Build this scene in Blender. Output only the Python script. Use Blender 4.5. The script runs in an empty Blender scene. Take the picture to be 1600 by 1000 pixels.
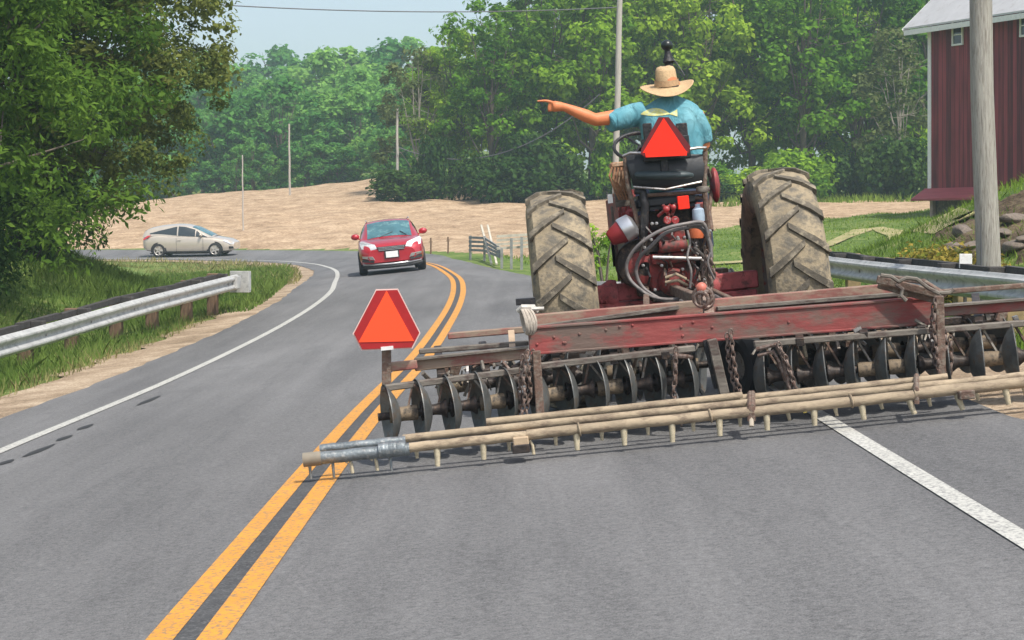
import bpy, bmesh, math, random
import numpy as np
from mathutils import Vector, Matrix, Euler
from mathutils.bvhtree import BVHTree

# ------------------------------------------------------------------ camera, sky, sun, exposure
scene = bpy.context.scene
FOCAL, EYE, HORIZON = 2800.0, 1.35, 355.0          # photo pixels, metres, photo row of the eye level
cam_data = bpy.data.cameras.new("camera")
cam = bpy.data.objects.new("camera", cam_data)
scene.collection.objects.link(cam)
cam.location = (0, 0, EYE)
cam.rotation_euler = (math.radians(90), 0, 0)
cam_data.sensor_width = 36.0
cam_data.lens = FOCAL / 1600 * 36.0
cam_data.shift_y = -(500 - HORIZON) / 1600
cam_data.clip_start, cam_data.clip_end = 0.1, 5000
scene.camera = cam

SUN_DIR = Vector((0.30, -0.42, 0.86)).normalized()
elev = math.asin(SUN_DIR.z)
azim = math.atan2(SUN_DIR.x, SUN_DIR.y)
world = bpy.data.worlds.new("World")
scene.world = world
world.use_nodes = True
wn, wl = world.node_tree.nodes, world.node_tree.links
bg = wn["Background"]
sky = wn.new("ShaderNodeTexSky")
sky.sky_type = 'NISHITA'
sky.sun_disc = False
sky.sun_elevation = elev
sky.sun_rotation = azim
sky.altitude = 100
sky.air_density = 1.0
sky.dust_density = 3.0
sky.ozone_density = 1.2
hs = wn.new("ShaderNodeHueSaturation")
hs.inputs["Saturation"].default_value = 0.7
wl.new(sky.outputs[0], hs.inputs["Color"])
wl.new(hs.outputs[0], bg.inputs[0])
bg.inputs[1].default_value = 0.12

sun_data = bpy.data.lights.new("sun", 'SUN')
sun_data.energy = 2.6
sun_data.angle = math.radians(1.5)
sun_data.color = (1.0, 0.95, 0.87)
sun = bpy.data.objects.new("sun", sun_data)
scene.collection.objects.link(sun)
sun.rotation_euler = SUN_DIR.to_track_quat('Z', 'Y').to_euler()
sun.location = (20, 0, 60)

scene.view_settings.view_transform = 'Standard'
scene.view_settings.look = 'None'
scene.view_settings.gamma = 1
scene.view_settings.exposure = 0.78
scene.cycles.use_denoising = True
scene.cycles.max_bounces = 8
scene.cycles.transparent_max_bounces = 8
scene.cycles.volume_bounces = 1

# ------------------------------------------------------------------ helpers
COL = scene.collection
rng = np.random.default_rng(7)
random.seed(7)

def ss(a, b, t):
    t = np.clip((np.asarray(t, float) - a) / (b - a), 0, 1)
    return t * t * (3 - 2 * t)

def tag(o, label=None, cat=None, group=None, kind=None):
    if label: o["label"] = label
    if cat: o["category"] = cat
    if group: o["group"] = group
    if kind: o["kind"] = kind
    return o

def empty(name, loc=(0, 0, 0), rot=None):
    o = bpy.data.objects.new(name, None)
    o.empty_display_size = 0.2
    o.location = loc
    if rot is not None: o.rotation_euler = rot
    COL.objects.link(o)
    return o

def thing(name, label, cat, group=None, loc=(0, 0, 0), rot=None):
    return tag(empty(name, loc, rot), label, cat, group)

def copy_tree(o, parent=None):
    c = o.copy()
    COL.objects.link(c)
    if parent is not None: c.parent = parent
    for ch in [k for k in COL.objects if k.parent == o]:
        copy_tree(ch, c)
    return c

def mesh_obj(name, me, mat=None, parent=None):
    o = bpy.data.objects.new(name, me)
    if mat is not None and not me.materials: me.materials.append(mat)
    COL.objects.link(o)
    if parent is not None: o.parent = parent
    return o

class MB:
    """collects shapes and links them as one mesh object"""
    def __init__(self): self.v, self.f = [], []
    def add(self, vs, fs):
        n = len(self.v)
        self.v += [tuple(p) for p in vs]
        self.f += [tuple(i + n for i in f) for f in fs]
        return self
    def box(self, c, s, R=None):
        c = Vector(c); vs = []
        for x in (-.5, .5):
            for y in (-.5, .5):
                for z in (-.5, .5):
                    p = Vector((x * s[0], y * s[1], z * s[2]))
                    vs.append(c + (R @ p if R is not None else p))
        return self.add(vs, [(0, 1, 3, 2), (4, 6, 7, 5), (0, 4, 5, 1), (2, 3, 7, 6), (0, 2, 6, 4), (1, 5, 7, 3)])
    def beam(self, p0, p1, w, h, up=(0, 0, 1)):
        p0, p1 = Vector(p0), Vector(p1)
        d = p1 - p0
        L = d.length
        x = d.normalized(); u = Vector(up)
        y = u.cross(x)
        if y.length < 1e-4: y = Vector((0, 1, 0)).cross(x)
        y.normalize(); z = x.cross(y)
        R = Matrix((x, y, z)).transposed()
        return self.box((p0 + p1) / 2, (L, w, h), R)
    def tube(self, pts, r, n=10, caps=True, flat=None):
        pts = [Vector(p) for p in pts]
        rs = r if isinstance(r, (list, tuple)) else [r] * len(pts)
        vs, fs = [], []
        prev = None
        for i, p in enumerate(pts):
            a = pts[min(i + 1, len(pts) - 1)] - pts[max(i - 1, 0)]
            if a.length < 1e-9: a = Vector((0, 0, 1))
            a.normalize()
            if prev is None:
                t = Vector((0, 0, 1)) if abs(a.z) < .9 else Vector((1, 0, 0))
                x = t.cross(a).normalized()
            else:
                x = (prev - a * prev.dot(a)).normalized()
            prev = x
            y = a.cross(x)
            for k in range(n):
                th = 2 * math.pi * k / n
                vs.append(p + (x * math.cos(th) + y * math.sin(th)) * rs[i])
        for i in range(len(pts) - 1):
            for k in range(n):
                k2 = (k + 1) % n
                fs.append((i * n + k, i * n + k2, (i + 1) * n + k2, (i + 1) * n + k))
        if caps:
            fs.append(tuple(range(n))[::-1])
            fs.append(tuple((len(pts) - 1) * n + k for k in range(n)))
        return self.add(vs, fs)
    def lathe(self, prof, c=(0, 0, 0), axis=(1, 0, 0), n=32, closed=False):
        """prof: (radius, offset along axis)"""
        c, a = Vector(c), Vector(axis).normalized()
        t = Vector((0, 0, 1)) if abs(a.z) < .9 else Vector((1, 0, 0))
        x = t.cross(a).normalized(); y = a.cross(x)
        vs, fs = [], []
        m = len(prof)
        for k in range(n):
            th = 2 * math.pi * k / n
            d = x * math.cos(th) + y * math.sin(th)
            for r, o in prof: vs.append(c + a * o + d * max(r, 1e-4))
        for k in range(n):
            k2 = (k + 1) % n
            for i in range(m - 1 if not closed else m):
                j = (i + 1) % m
                fs.append((k * m + i, k2 * m + i, k2 * m + j, k * m + j))
        return self.add(vs, fs)
    def prism(self, poly, thick):
        t = Vector(thick); n = len(poly)
        vs = [Vector(p) for p in poly] + [Vector(p) + t for p in poly]
        fs = [tuple(range(n))[::-1], tuple(range(n, 2 * n))]
        for i in range(n):
            j = (i + 1) % n
            fs.append((i, j, n + j, n + i))
        return self.add(vs, fs)
    def ball(self, c, r, n=14):
        r3 = r if isinstance(r, (tuple, list)) else (r, r, r)
        c = Vector(c); vs, fs = [], []
        m = n // 2 + 1
        for i in range(m + 1):
            ph = math.pi * i / m
            for k in range(n):
                th = 2 * math.pi * k / n
                vs.append(c + Vector((r3[0] * math.sin(ph) * math.cos(th), r3[1] * math.sin(ph) * math.sin(th), r3[2] * math.cos(ph))))
        for i in range(m):
            for k in range(n):
                k2 = (k + 1) % n
                fs.append((i * n + k, (i + 1) * n + k, (i + 1) * n + k2, i * n + k2))
        return self.add(vs, fs)
    def torus(self, c, axis, R, r, n=14, m=6, squash=1.0, dirx=None):
        c, a = Vector(c), Vector(axis).normalized()
        if dirx is None:
            t = Vector((0, 0, 1)) if abs(a.z) < .9 else Vector((1, 0, 0))
            x = t.cross(a).normalized()
        else:
            x = Vector(dirx); x = (x - a * x.dot(a)).normalized()
        y = a.cross(x)
        vs, fs = [], []
        for k in range(n):
            th = 2 * math.pi * k / n
            d = x * math.cos(th) + y * math.sin(th) * squash
            for j in range(m):
                q = 2 * math.pi * j / m
                vs.append(c + d * (R + r * math.cos(q)) + a * r * math.sin(q))
        for k in range(n):
            for j in range(m):
                k2, j2 = (k + 1) % n, (j + 1) % m
                fs.append((k * m + j, k2 * m + j, k2 * m + j2, k * m + j2))
        return self.add(vs, fs)
    def chain(self, pts, link=0.045, wire=0.008):
        pts = [Vector(p) for p in pts]
        acc, k = 0.0, 0
        for a, b in zip(pts, pts[1:]):
            d = b - a; L = d.length
            if L < 1e-6: continue
            d.normalize()
            s = Vector((0, 1, 0)).cross(d)
            if s.length < .1: s = Vector((1, 0, 0)).cross(d)
            s.normalize(); q = d.cross(s)
            t = acc
            while t < L:
                self.torus(a + d * t, s if k % 2 else q, link * .62, wire, 10, 5, 0.55, d)
                k += 1; t += link * .95
            acc = t - L
        return self
    def mesh(self, name, smooth=40, bevel=0, seg=1):
        me = bpy.data.meshes.new(name)
        me.from_pydata(self.v, [], self.f)
        bm = bmesh.new(); bm.from_mesh(me)
        bmesh.ops.recalc_face_normals(bm, faces=bm.faces)
        if bevel:
            es = [e for e in bm.edges if len(e.link_faces) == 2 and e.calc_face_angle(0) > 0.6]
            bmesh.ops.bevel(bm, geom=es, offset=bevel, segments=seg, affect='EDGES', clamp_overlap=True)
        bm.to_mesh(me); bm.free()
        if smooth:
            me.polygons.foreach_set("use_smooth", [True] * len(me.polygons))
            me.set_sharp_from_angle(angle=math.radians(smooth))
        return me
    def build(self, name, mat, parent=None, smooth=40, bevel=0, seg=1):
        return mesh_obj(name, self.mesh(name, smooth, bevel, seg), mat, parent)

def np_mesh(name, verts, faces_flat, nper):
    """fast mesh from numpy: every face has nper corners"""
    me = bpy.data.meshes.new(name)
    nv, nf = len(verts), len(faces_flat) // nper
    me.vertices.add(nv); me.vertices.foreach_set("co", np.ascontiguousarray(verts, dtype=np.float32).ravel())
    me.loops.add(nf * nper); me.loops.foreach_set("vertex_index", np.ascontiguousarray(faces_flat, dtype=np.int32))
    me.polygons.add(nf)
    me.polygons.foreach_set("loop_start", np.arange(0, nf * nper, nper, dtype=np.int32))
    me.polygons.foreach_set("loop_total", np.full(nf, nper, dtype=np.int32))
    me.update(calc_edges=True)
    return me

# ------------------------------------------------------------------ materials
def new_mat(name):
    m = bpy.data.materials.new(name); m.use_nodes = True
    return m, m.node_tree.nodes, m.node_tree.links, m.node_tree.nodes["Principled BSDF"]

def rgb(c): return (c[0], c[1], c[2], 1)

def mat(name, col, rough=.6, metal=0.0, var=.18, scale=6, col2=None, amount=.5, bump=0, bscale=None, spec=.5, coat=0, stretch=(1, 1, 1), fine=None):
    m, n, l, b = new_mat(name)
    tc = n.new("ShaderNodeTexCoord"); mp = n.new("ShaderNodeMapping"); mp.inputs["Scale"].default_value = stretch
    l.new(tc.outputs["Object"], mp.inputs[0])
    nz = n.new("ShaderNodeTexNoise"); nz.inputs["Scale"].default_value = scale; nz.inputs["Detail"].default_value = 8
    nz.inputs["Roughness"].default_value = .65
    l.new(mp.outputs[0], nz.inputs["Vector"])
    rp = n.new("ShaderNodeValToRGB")
    lo = tuple(max(0, c * (1 - var)) for c in col); hi = tuple(c * (1 + var) for c in col)
    rp.color_ramp.elements[0].position = .3; rp.color_ramp.elements[0].color = rgb(lo)
    rp.color_ramp.elements[1].position = .7; rp.color_ramp.elements[1].color = rgb(hi)
    l.new(nz.outputs[0], rp.inputs[0])
    out = rp.outputs[0]
    if col2 is not None:      # patches of a second colour (rust, mud, bare metal)
        n2 = n.new("ShaderNodeTexNoise"); n2.inputs["Scale"].default_value = fine or scale * 2.3; n2.inputs["Detail"].default_value = 10
        n2.inputs["Roughness"].default_value = .7
        l.new(mp.outputs[0], n2.inputs["Vector"])
        r2 = n.new("ShaderNodeValToRGB")
        t = 1 - amount
        r2.color_ramp.elements[0].position = max(0, .25 + .5 * t - .06); r2.color_ramp.elements[1].position = min(1, .25 + .5 * t + .08)
        l.new(n2.outputs[0], r2.inputs[0])
        mx = n.new("ShaderNodeMix"); mx.data_type = 'RGBA'
        l.new(r2.outputs[0], mx.inputs[0]); l.new(out, mx.inputs[6]); mx.inputs[7].default_value = rgb(col2)
        out = mx.outputs[2]
    l.new(out, b.inputs["Base Color"])
    b.inputs["Roughness"].default_value = rough; b.inputs["Metallic"].default_value = metal
    b.inputs["Specular IOR Level"].default_value = spec
    b.inputs["Coat Weight"].default_value = coat
    if bump:
        bn = n.new("ShaderNodeTexNoise"); bn.inputs["Scale"].default_value = bscale or scale * 4; bn.inputs["Detail"].default_value = 8
        l.new(mp.outputs[0], bn.inputs["Vector"])
        bp = n.new("ShaderNodeBump"); bp.inputs["Strength"].default_value = bump; bp.inputs["Distance"].default_value = .02
        l.new(bn.outputs[0], bp.inputs["Height"]); l.new(bp.outputs[0], b.inputs["Normal"])
    return m

def leaf_mat(name, c1, c2, trans=.35, rvar=.12):
    m, n, l, b = new_mat(name)
    n.remove(b)
    at = n.new("ShaderNodeAttribute"); at.attribute_name = "tint"
    mx = n.new("ShaderNodeMix"); mx.data_type = 'RGBA'
    l.new(at.outputs["Fac"], mx.inputs[0]); mx.inputs[6].default_value = rgb(c1); mx.inputs[7].default_value = rgb(c2)
    oi = n.new("ShaderNodeObjectInfo")
    hsv = n.new("ShaderNodeHueSaturation")
    ma = n.new("ShaderNodeMath"); ma.operation = 'MULTIPLY_ADD'; ma.inputs[1].default_value = rvar * .25; ma.inputs[2].default_value = .5 - rvar * .125
    l.new(oi.outputs["Random"], ma.inputs[0]); l.new(ma.outputs[0], hsv.inputs["Hue"])
    mb = n.new("ShaderNodeMath"); mb.operation = 'MULTIPLY_ADD'; mb.inputs[1].default_value = -rvar * 3.5; mb.inputs[2].default_value = 1 + rvar * 1.75
    l.new(oi.outputs["Random"], mb.inputs[0]); l.new(mb.outputs[0], hsv.inputs["Value"])
    l.new(mx.outputs[2], hsv.inputs["Color"])
    d = n.new("ShaderNodeBsdfDiffuse"); t = n.new("ShaderNodeBsdfTranslucent"); g = n.new("ShaderNodeBsdfGlossy")
    g.inputs["Roughness"].default_value = .45
    l.new(hsv.outputs[0], d.inputs["Color"]); l.new(hsv.outputs[0], t.inputs["Color"])
    s1 = n.new("ShaderNodeMixShader"); s1.inputs[0].default_value = trans
    l.new(d.outputs[0], s1.inputs[1]); l.new(t.outputs[0], s1.inputs[2])
    n.remove(g)
    l.new(s1.outputs[0], n["Material Output"].inputs[0])
    return m

M = {}
M['red_paint'] = mat("worn_red_paint", (.25, .036, .032), .65, var=.4, scale=6, col2=(.075, .05, .04), amount=.48, bump=.25, bscale=40, fine=9)
M['beam_red'] = mat("faded_red_beam", (.245, .052, .047), .75, var=.36, scale=3, col2=(.145, .10, .08), amount=.52, bump=.3, bscale=30, stretch=(.4, 1, 1), fine=7)
M['dull_red'] = mat("dusty_red_steel", (.25, .092, .075), .8, var=.3, scale=4, col2=(.27, .20, .145), amount=.52, bump=.3, bscale=30, stretch=(.4, 1, 1))
M['rust'] = mat("rusty_steel", (.14, .085, .062), .8, .1, var=.4, scale=12, col2=(.20, .165, .13), amount=.45, bump=.4, bscale=50)
M['dark_rust'] = mat("dark_oily_steel", (.045, .036, .032), .55, .4, var=.4, scale=10, col2=(.12, .08, .055), amount=.35, bump=.3, bscale=40)
M['grey_bar'] = mat("grey_brown_bar", (.17, .15, .125), .7, .2, var=.35, scale=8, col2=(.09, .06, .05), amount=.4, bump=.3, bscale=40, stretch=(.4, 1, 1))
M['brace'] = mat('pale_worn_flat_bar', (.33, .305, .265), .65, .2, var=.3, scale=12, col2=(.16, .11, .08), amount=.4)
M['border_dark'] = mat('dark_maroon_border', (.15, .009, .011), .4, 0, var=.15, scale=20)
M['disc'] = mat("worn_disc_steel", (.13, .135, .13), .5, .4, var=.4, scale=7, col2=(.15, .105, .07), amount=.35, bump=.2, bscale=30)
M['chain'] = mat("chain_steel", (.22, .17, .145), .6, .4, var=.4, scale=20, col2=(.12, .07, .05), amount=.5)
M['straw_pipe'] = mat("dry_straw_coloured_pipe", (.345, .27, .18), .75, var=.28, scale=7, col2=(.19, .14, .095), amount=.42, bump=.25, bscale=60, stretch=(.5, 1, 1))
M['pale_tine'] = mat("pale_worn_tine", (.52, .45, .31), .6, .1, var=.25, scale=30, col2=(.33, .26, .16), amount=.3)
M['grey_pipe'] = mat("blue_grey_steel_pipe", (.20, .225, .235), .45, .5, var=.35, scale=14, col2=(.38, .38, .36), amount=.32, bump=.2)
M['black_iron'] = mat("black_iron", (.025, .024, .026), .5, .3, var=.4, scale=15, col2=(.09, .07, .055), amount=.3, bump=.3)
M['black_vinyl'] = mat("black_vinyl", (.016, .018, .021), .5, 0, var=.3, scale=6, bump=.1, bscale=20, spec=.5)
M['hose'] = mat("hydraulic_hose", (.15, .135, .13), .55, 0, var=.3, scale=8, col2=(.24, .21, .19), amount=.4)
M['steel'] = mat("bare_steel", (.45, .43, .41), .4, .8, var=.25, scale=20, col2=(.2, .15, .11), amount=.35)
M['silver'] = mat("silver_metal", (.62, .62, .63), .32, .8, var=.1, scale=12)
M['tyre_mud'] = mat("muddy_tractor_tyre", (.285, .23, .150), .9, 0, var=.35, scale=4, col2=(.13, .115, .09), amount=.44, bump=.4, bscale=40, fine=10)
M['lug'] = mat('shade_dark_tread', (.105, .09, .068), .9, 0, var=.4, scale=6, col2=(.27, .23, .165), amount=.4, bump=.3, bscale=40)  # lug colour darkened to stand for the shadow along each bar
M['tyre_black'] = mat("black_rubber", (.022, .022, .023), .75, 0, var=.3, scale=10)
M['sign_orange'] = mat("fluorescent_orange_sheet", (1.0, .088, .026), .55, 0, var=.03, scale=3, spec=.3)
M['sign_red_panel'] = mat("fluorescent_red_sheet", (.95, .030, .010), .5, 0, var=.12, scale=60, spec=.3)
M['sign_border'] = mat("dark_red_reflective_border", (.36, .012, .014), .4, 0, var=.12, scale=20)
M['sign_edge'] = mat("sign_white_edge", (.75, .55, .50), .5, 0, var=.05)
M['asphalt_dummy'] = None
M['skin'] = mat("skin", (.62, .205, .085), .5, 0, var=.12, scale=14, spec=.3)
M['straw'] = mat("straw", (.54, .37, .20), .8, 0, var=.16, scale=70, bump=.5, bscale=160)
M['straw_band'] = mat("brown_hat_band", (.40, .25, .13), .8, 0, var=.2, scale=60, bump=.4, bscale=120)
M['denim'] = mat("blue_denim", (.06, .08, .14), .85, 0, var=.2, scale=40)
M['hair'] = mat("brown_hair", (.05, .035, .025), .7, 0, var=.3, scale=60)
M['shoe'] = mat("brown_leather", (.10, .06, .04), .6, 0)
M['galv'] = mat("galvanised_steel", (.50, .50, .48), .6, .3, var=.16, scale=3, col2=(.34, .34, .33), amount=.4, bump=.08, bscale=20)
M['post_wood'] = mat("weathered_brown_timber", (.17, .105, .065), .85, 0, var=.4, scale=8, bump=.5, stretch=(4, 4, .5))
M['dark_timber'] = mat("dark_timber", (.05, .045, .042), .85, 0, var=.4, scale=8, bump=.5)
M['pole_wood'] = mat("grey_pole_wood", (.34, .315, .28), .85, 0, var=.25, scale=9, col2=(.18, .155, .13), amount=.38, bump=.6, bscale=30, stretch=(3, 3, .22))
M['pole_far'] = mat("pale_pole_wood", (.42, .385, .34), .85, 0, var=.2, scale=9, stretch=(3, 3, .3))
M['wire'] = mat("dark_cable", (.10, .10, .11), .6, 0)
M['white_paint'] = mat("white_trim_paint", (.74, .73, .70), .6, 0, var=.08, scale=8, col2=(.5, .46, .42), amount=.25)
M['fence_grey'] = mat("grey_weathered_rail", (.24, .245, .235), .85, 0, var=.35, scale=6)
M['fence_pale'] = mat("pale_weathered_rail", (.50, .46, .37), .85, 0, var=.25, scale=5)
M['rock'] = mat("brown_field_stone", (.155, .125, .10), .9, 0, var=.4, scale=3, col2=(.24, .19, .14), amount=.4, bump=.8, bscale=12)
M['glass_dark'] = mat("dark_window_glass", (.03, .04, .045), .08, 0, var=.1, spec=.8)
M['glass_blue'] = mat("windscreen_glass", (.055, .145, .165), .08, 0, var=.35, scale=1.6, col2=(.16, .30, .30), amount=.35, spec=.9)  # pale teal mottling stands in for reflections on the glass
M['car_red'] = mat("red_car_paint", (.46, .018, .030), .28, .25, var=.04, scale=3, coat=.8)
M['car_cream'] = mat("champagne_car_paint", (.55, .485, .405), .3, .25, var=.04, scale=3, coat=.8)
M['car_trim'] = mat("black_plastic_trim", (.025, .025, .027), .55, 0)
M['lamp_glass'] = mat("clear_headlamp", (.72, .74, .76), .12, .3, var=.25, scale=18)
M['tail_red'] = mat("red_tail_lamp", (.60, .03, .035), .2, 0, coat=.6)
M['alloy'] = mat("alloy_wheel", (.62, .58, .54), .35, .5)
M['plate'] = mat("licence_plate_white", (.82, .82, .80), .5, 0, var=.04)
M['bark'] = mat("tree_bark", (.13, .105, .08), .9, 0, var=.4, scale=6, bump=.6, stretch=(3, 3, .6))
M['bark_pale'] = mat("pale_tree_bark", (.30, .27, .22), .9, 0, var=.35, scale=6, bump=.5, stretch=(3, 3, .6))
M['leaf_ash'] = leaf_mat("bright_green_leaf", (.036, .095, .016), (.175, .285, .042), .42, 0)
M['leaf_oak'] = leaf_mat("olive_green_leaf", (.07, .115, .024), (.25, .27, .070), .4, 0)
M['leaf_dark'] = leaf_mat("dark_green_leaf", (.028, .068, .016), (.085, .16, .034), .35, .12)
M['leaf_mid'] = leaf_mat("woodland_leaf", (.075, .185, .018), (.33, .54, .045), .48, .17)
M['leaf_far'] = leaf_mat("hill_woodland_leaf", (.055, .185, .055), (.22, .45, .085), .45, .18)
M['leaf_brown'] = leaf_mat("dull_olive_leaf", (.075, .11, .035), (.18, .22, .075), .35, 0)
M['grass'] = leaf_mat("grass_blade", (.070, .14, .026), (.23, .32, .075), .35, 0)
M['lawn'] = leaf_mat('lawn_grass_blade', (.10, .19, .022), (.29, .40, .070), .35, 0)
M['grass_dry'] = leaf_mat("dry_grass_blade", (.10, .15, .03), (.42, .36, .17), .3, 0)
M['weed_yellow'] = leaf_mat("yellowing_weed_leaf", (.10, .15, .025), (.38, .28, .06), .3, 0)

# ------------------------------------------------------------------ ground: road line, heights
CTRL = [  # x, y, height, cross fall left, cross fall right
    (-1.15, -12, -.115, .1, .1), (-1.15, 0, -.115, .1, .1), (-1.16, 8, -.116, .1, .1), (-1.14, 14, -.114, .1, .1), (-1.03, 20, -.103, .1, .1),
    (-1.0, 26, -.06, .1, .1), (-1.0, 31, .01, .1, .1), (-1.08, 36, .09, .1, .05), (-1.28, 41, .17, .1, -.02), (-1.68, 46, .225, .1, -.07),
    (-2.2, 52, .235, .1, -.08), (-2.85, 58, .21, .09, -.06), (-3.75, 64, .17, .08, .0), (-5.0, 70, .14, .07, .05), (-7.0, 75.2, .12, .06, .06), (-9.8, 79.3, .10, .06, .06),
    (-13.6, 82.2, .09, .05, .06), (-19, 84, .08, .05, .06), (-28, 85, .08, .05, .06), (-45, 86, .1, .05, .06), (-80, 87, .1, .05, .06), (-140, 88, .1, .05, .06)]

def catmull(P, step=.5):
    P = np.array(P, float); out = []
    for i in range(len(P) - 1):
        p0, p1, p2, p3 = P[max(i - 1, 0)], P[i], P[i + 1], P[min(i + 2, len(P) - 1)]
        n = max(2, int(np.linalg.norm(p2[:2] - p1[:2]) / step))
        for t in np.arange(n) / n:
            out.append(.5 * ((2 * p1) + (-p0 + p2) * t + (2 * p0 - 5 * p1 + 4 * p2 - p3) * t * t + (-p0 + 3 * p1 - 3 * p2 + p3) * t ** 3))
    out.append(P[-1])
    return np.array(out)

CLINE = catmull(CTRL)
TAN = np.gradient(CLINE[:, :2], axis=0); TAN /= np.linalg.norm(TAN, axis=1)[:, None]
NRM = np.stack([TAN[:, 1], -TAN[:, 0]], 1)      # points to the right of travel

def road_frame(x, y):
    x, y = np.atleast_1d(np.asarray(x, float)), np.atleast_1d(np.asarray(y, float))
    d = np.empty_like(x); idx = np.empty(len(x), int)
    for a in range(0, len(x), 4000):
        dx = x[a:a + 4000, None] - CLINE[None, :, 0]; dy = y[a:a + 4000, None] - CLINE[None, :, 1]
        k = np.argmin(dx * dx + dy * dy, 1); r = np.arange(len(k))
        idx[a:a + 4000] = k
        side = dx[r, k] * NRM[k, 0] + dy[r, k] * NRM[k, 1]
        d[a:a + 4000] = np.sign(side) * np.sqrt(dx[r, k] ** 2 + dy[r, k] ** 2)
    return idx, d

def smooth_bump(x, y, cx, cy, sx, sy, a): return a * np.exp(-.5 * ((x - cx) / sx) ** 2 - .5 * ((y - cy) / sy) ** 2)

def ground(x, y):
    """height of the land (and of the road where the road lies)"""
    x, y = np.atleast_1d(np.asarray(x, float)), np.atleast_1d(np.asarray(y, float))
    k, d = road_frame(x, y)
    c = CLINE[k]
    dc = np.clip(d, -7.5, 4.6)
    z = c[:, 2] + np.where(dc < 0, c[:, 3] * dc, c[:, 4] * dc)
    z = z - .15 * np.clip(d - 4.6, 0, 1.9) * (1 - ss(34, 48, y))
    A = np.interp(x, [-90, -60, -45, -37, -27, -19, -9.6, 2, 12, 30, 70], [.9, 1.1, 1.5, 2.0, 3.8, 4.35, 5.3, 4.7, 3.9, 3.4, 3.4])
    outer = np.where(d > 0, d, 0) * ss(40, 62, y)
    t = np.clip((outer - 4.5) / 64, 0, 1)
    z = z + A * t * (1.35 - .35 * t)
    z = z + 15 * ss(82, 260, outer) * ss(30, -40, x) + 5 * ss(80, 200, outer) * ss(-40, 30, x)
    off = ss(4.6, 7.5, np.abs(d))
    z = z + off * smooth_bump(x, y, -13.2, 38, 3.4, 5.5, 2.1)
    z = z + off * smooth_bump(x, y, 10.2, 31, 2.5, 6, 2.2) + off * smooth_bump(x, y, 21, 64, 7, 9, .55)
    z = z + off * .05 * (np.sin(x * 1.7 + y * .31) + np.sin(y * .93 - x * .6)) * ss(5, 9, np.abs(d))
    z = z - off * smooth_bump(x, y, -9.3, 24, 1.6, 9, .35)
    return z

def gz(x, y): return float(ground([x], [y])[0])

def world_at(px, py, d): return Vector(((px - 800) / FOCAL * d, d, EYE - (py - HORIZON) / FOCAL * d))

def on_ground(px, py, y0=4, y1=220):
    ys = np.arange(y0, y1, .05)
    f = ground((px - 800) / FOCAL * ys, ys) - (EYE - (py - HORIZON) / FOCAL * ys)
    i = int(np.argmax(f > 0))
    if f[i] <= 0: i = len(ys) - 1
    return (px - 800) / FOCAL * ys[i], ys[i]

def is_field(x, y):
    k, d = road_frame(x, y)
    wob = .5 * np.sin(x * .7) + .35 * np.sin(y * .5 + x * .3)
    lim = np.where(x > -3, 66 + .9 * np.maximum(x, 0) + wob, 0)
    far = np.interp(x, [-60, -10, 0, 12, 35], [71, 71, 66, 71, 80]) + wob * 1.5
    return (d > 4.3 + wob * .3) & (y > 60) & (y > lim) & (d < far)

# --- land materials
def ground_mat(name, stops, scale, fine, bump, stretch=(1, 1, 1), dist=.08):
    m, n, l, b = new_mat(name)
    tc = n.new("ShaderNodeTexCoord"); mp = n.new("ShaderNodeMapping"); mp.inputs["Scale"].default_value = stretch
    l.new(tc.outputs["Object"], mp.inputs[0])
    a = n.new("ShaderNodeTexNoise"); a.inputs["Scale"].default_value = scale; a.inputs["Detail"].default_value = 10; a.inputs["Roughness"].default_value = .7
    c = n.new("ShaderNodeTexNoise"); c.inputs["Scale"].default_value = fine; c.inputs["Detail"].default_value = 8; c.inputs["Roughness"].default_value = .75
    for q in (a, c): l.new(mp.outputs[0], q.inputs["Vector"])
    ad = n.new("ShaderNodeMath"); ad.operation = 'MULTIPLY_ADD'; ad.inputs[1].default_value = .55
    l.new(c.outputs[0], ad.inputs[0])
    h = n.new("ShaderNodeMath"); h.operation = 'MULTIPLY'; h.inputs[1].default_value = .45
    l.new(a.outputs[0], h.inputs[0]); l.new(h.outputs[0], ad.inputs[2])
    r = n.new("ShaderNodeValToRGB")
    el = r.color_ramp.elements
    while len(el) < len(stops): el.new(.5)
    for e, (p, col) in zip(el, stops): e.position = p; e.color = rgb(col)
    l.new(ad.outputs[0], r.inputs[0]); l.new(r.outputs[0], b.inputs["Base Color"])
    b.inputs["Roughness"].default_value = .95; b.inputs["Specular IOR Level"].default_value = .15
    bp = n.new("ShaderNodeBump"); bp.inputs["Strength"].default_value = bump; bp.inputs["Distance"].default_value = dist
    l.new(ad.outputs[0], bp.inputs["Height"]); l.new(bp.outputs[0], b.inputs["Normal"])
    return m

M['land'] = ground_mat("grassy_ground", [(.40, (.05, .09, .02)), (.48, (.09, .15, .03)), (.54, (.16, .21, .055)), (.62, (.28, .25, .11))], .35, 5, .8)
M['field'] = ground_mat("ploughed_field_soil", [(.40, (.20, .13, .078)), (.47, (.34, .235, .145)), (.53, (.45, .32, .205)), (.62, (.60, .46, .31))], 1.0, 7, .7, (1.0, .8, 1), .12)
M['gravel'] = ground_mat("sandy_gravel", [(.40, (.17, .125, .08)), (.5, (.33, .245, .165)), (.60, (.55, .44, .32))], 1.2, 30, .8, (1, 1, 1), .03)
M['track'] = ground_mat("dry_dirt_track", [(.42, (.19, .21, .07)), (.50, (.34, .30, .15)), (.60, (.43, .36, .21))], 1.0, 12, .5)

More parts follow.
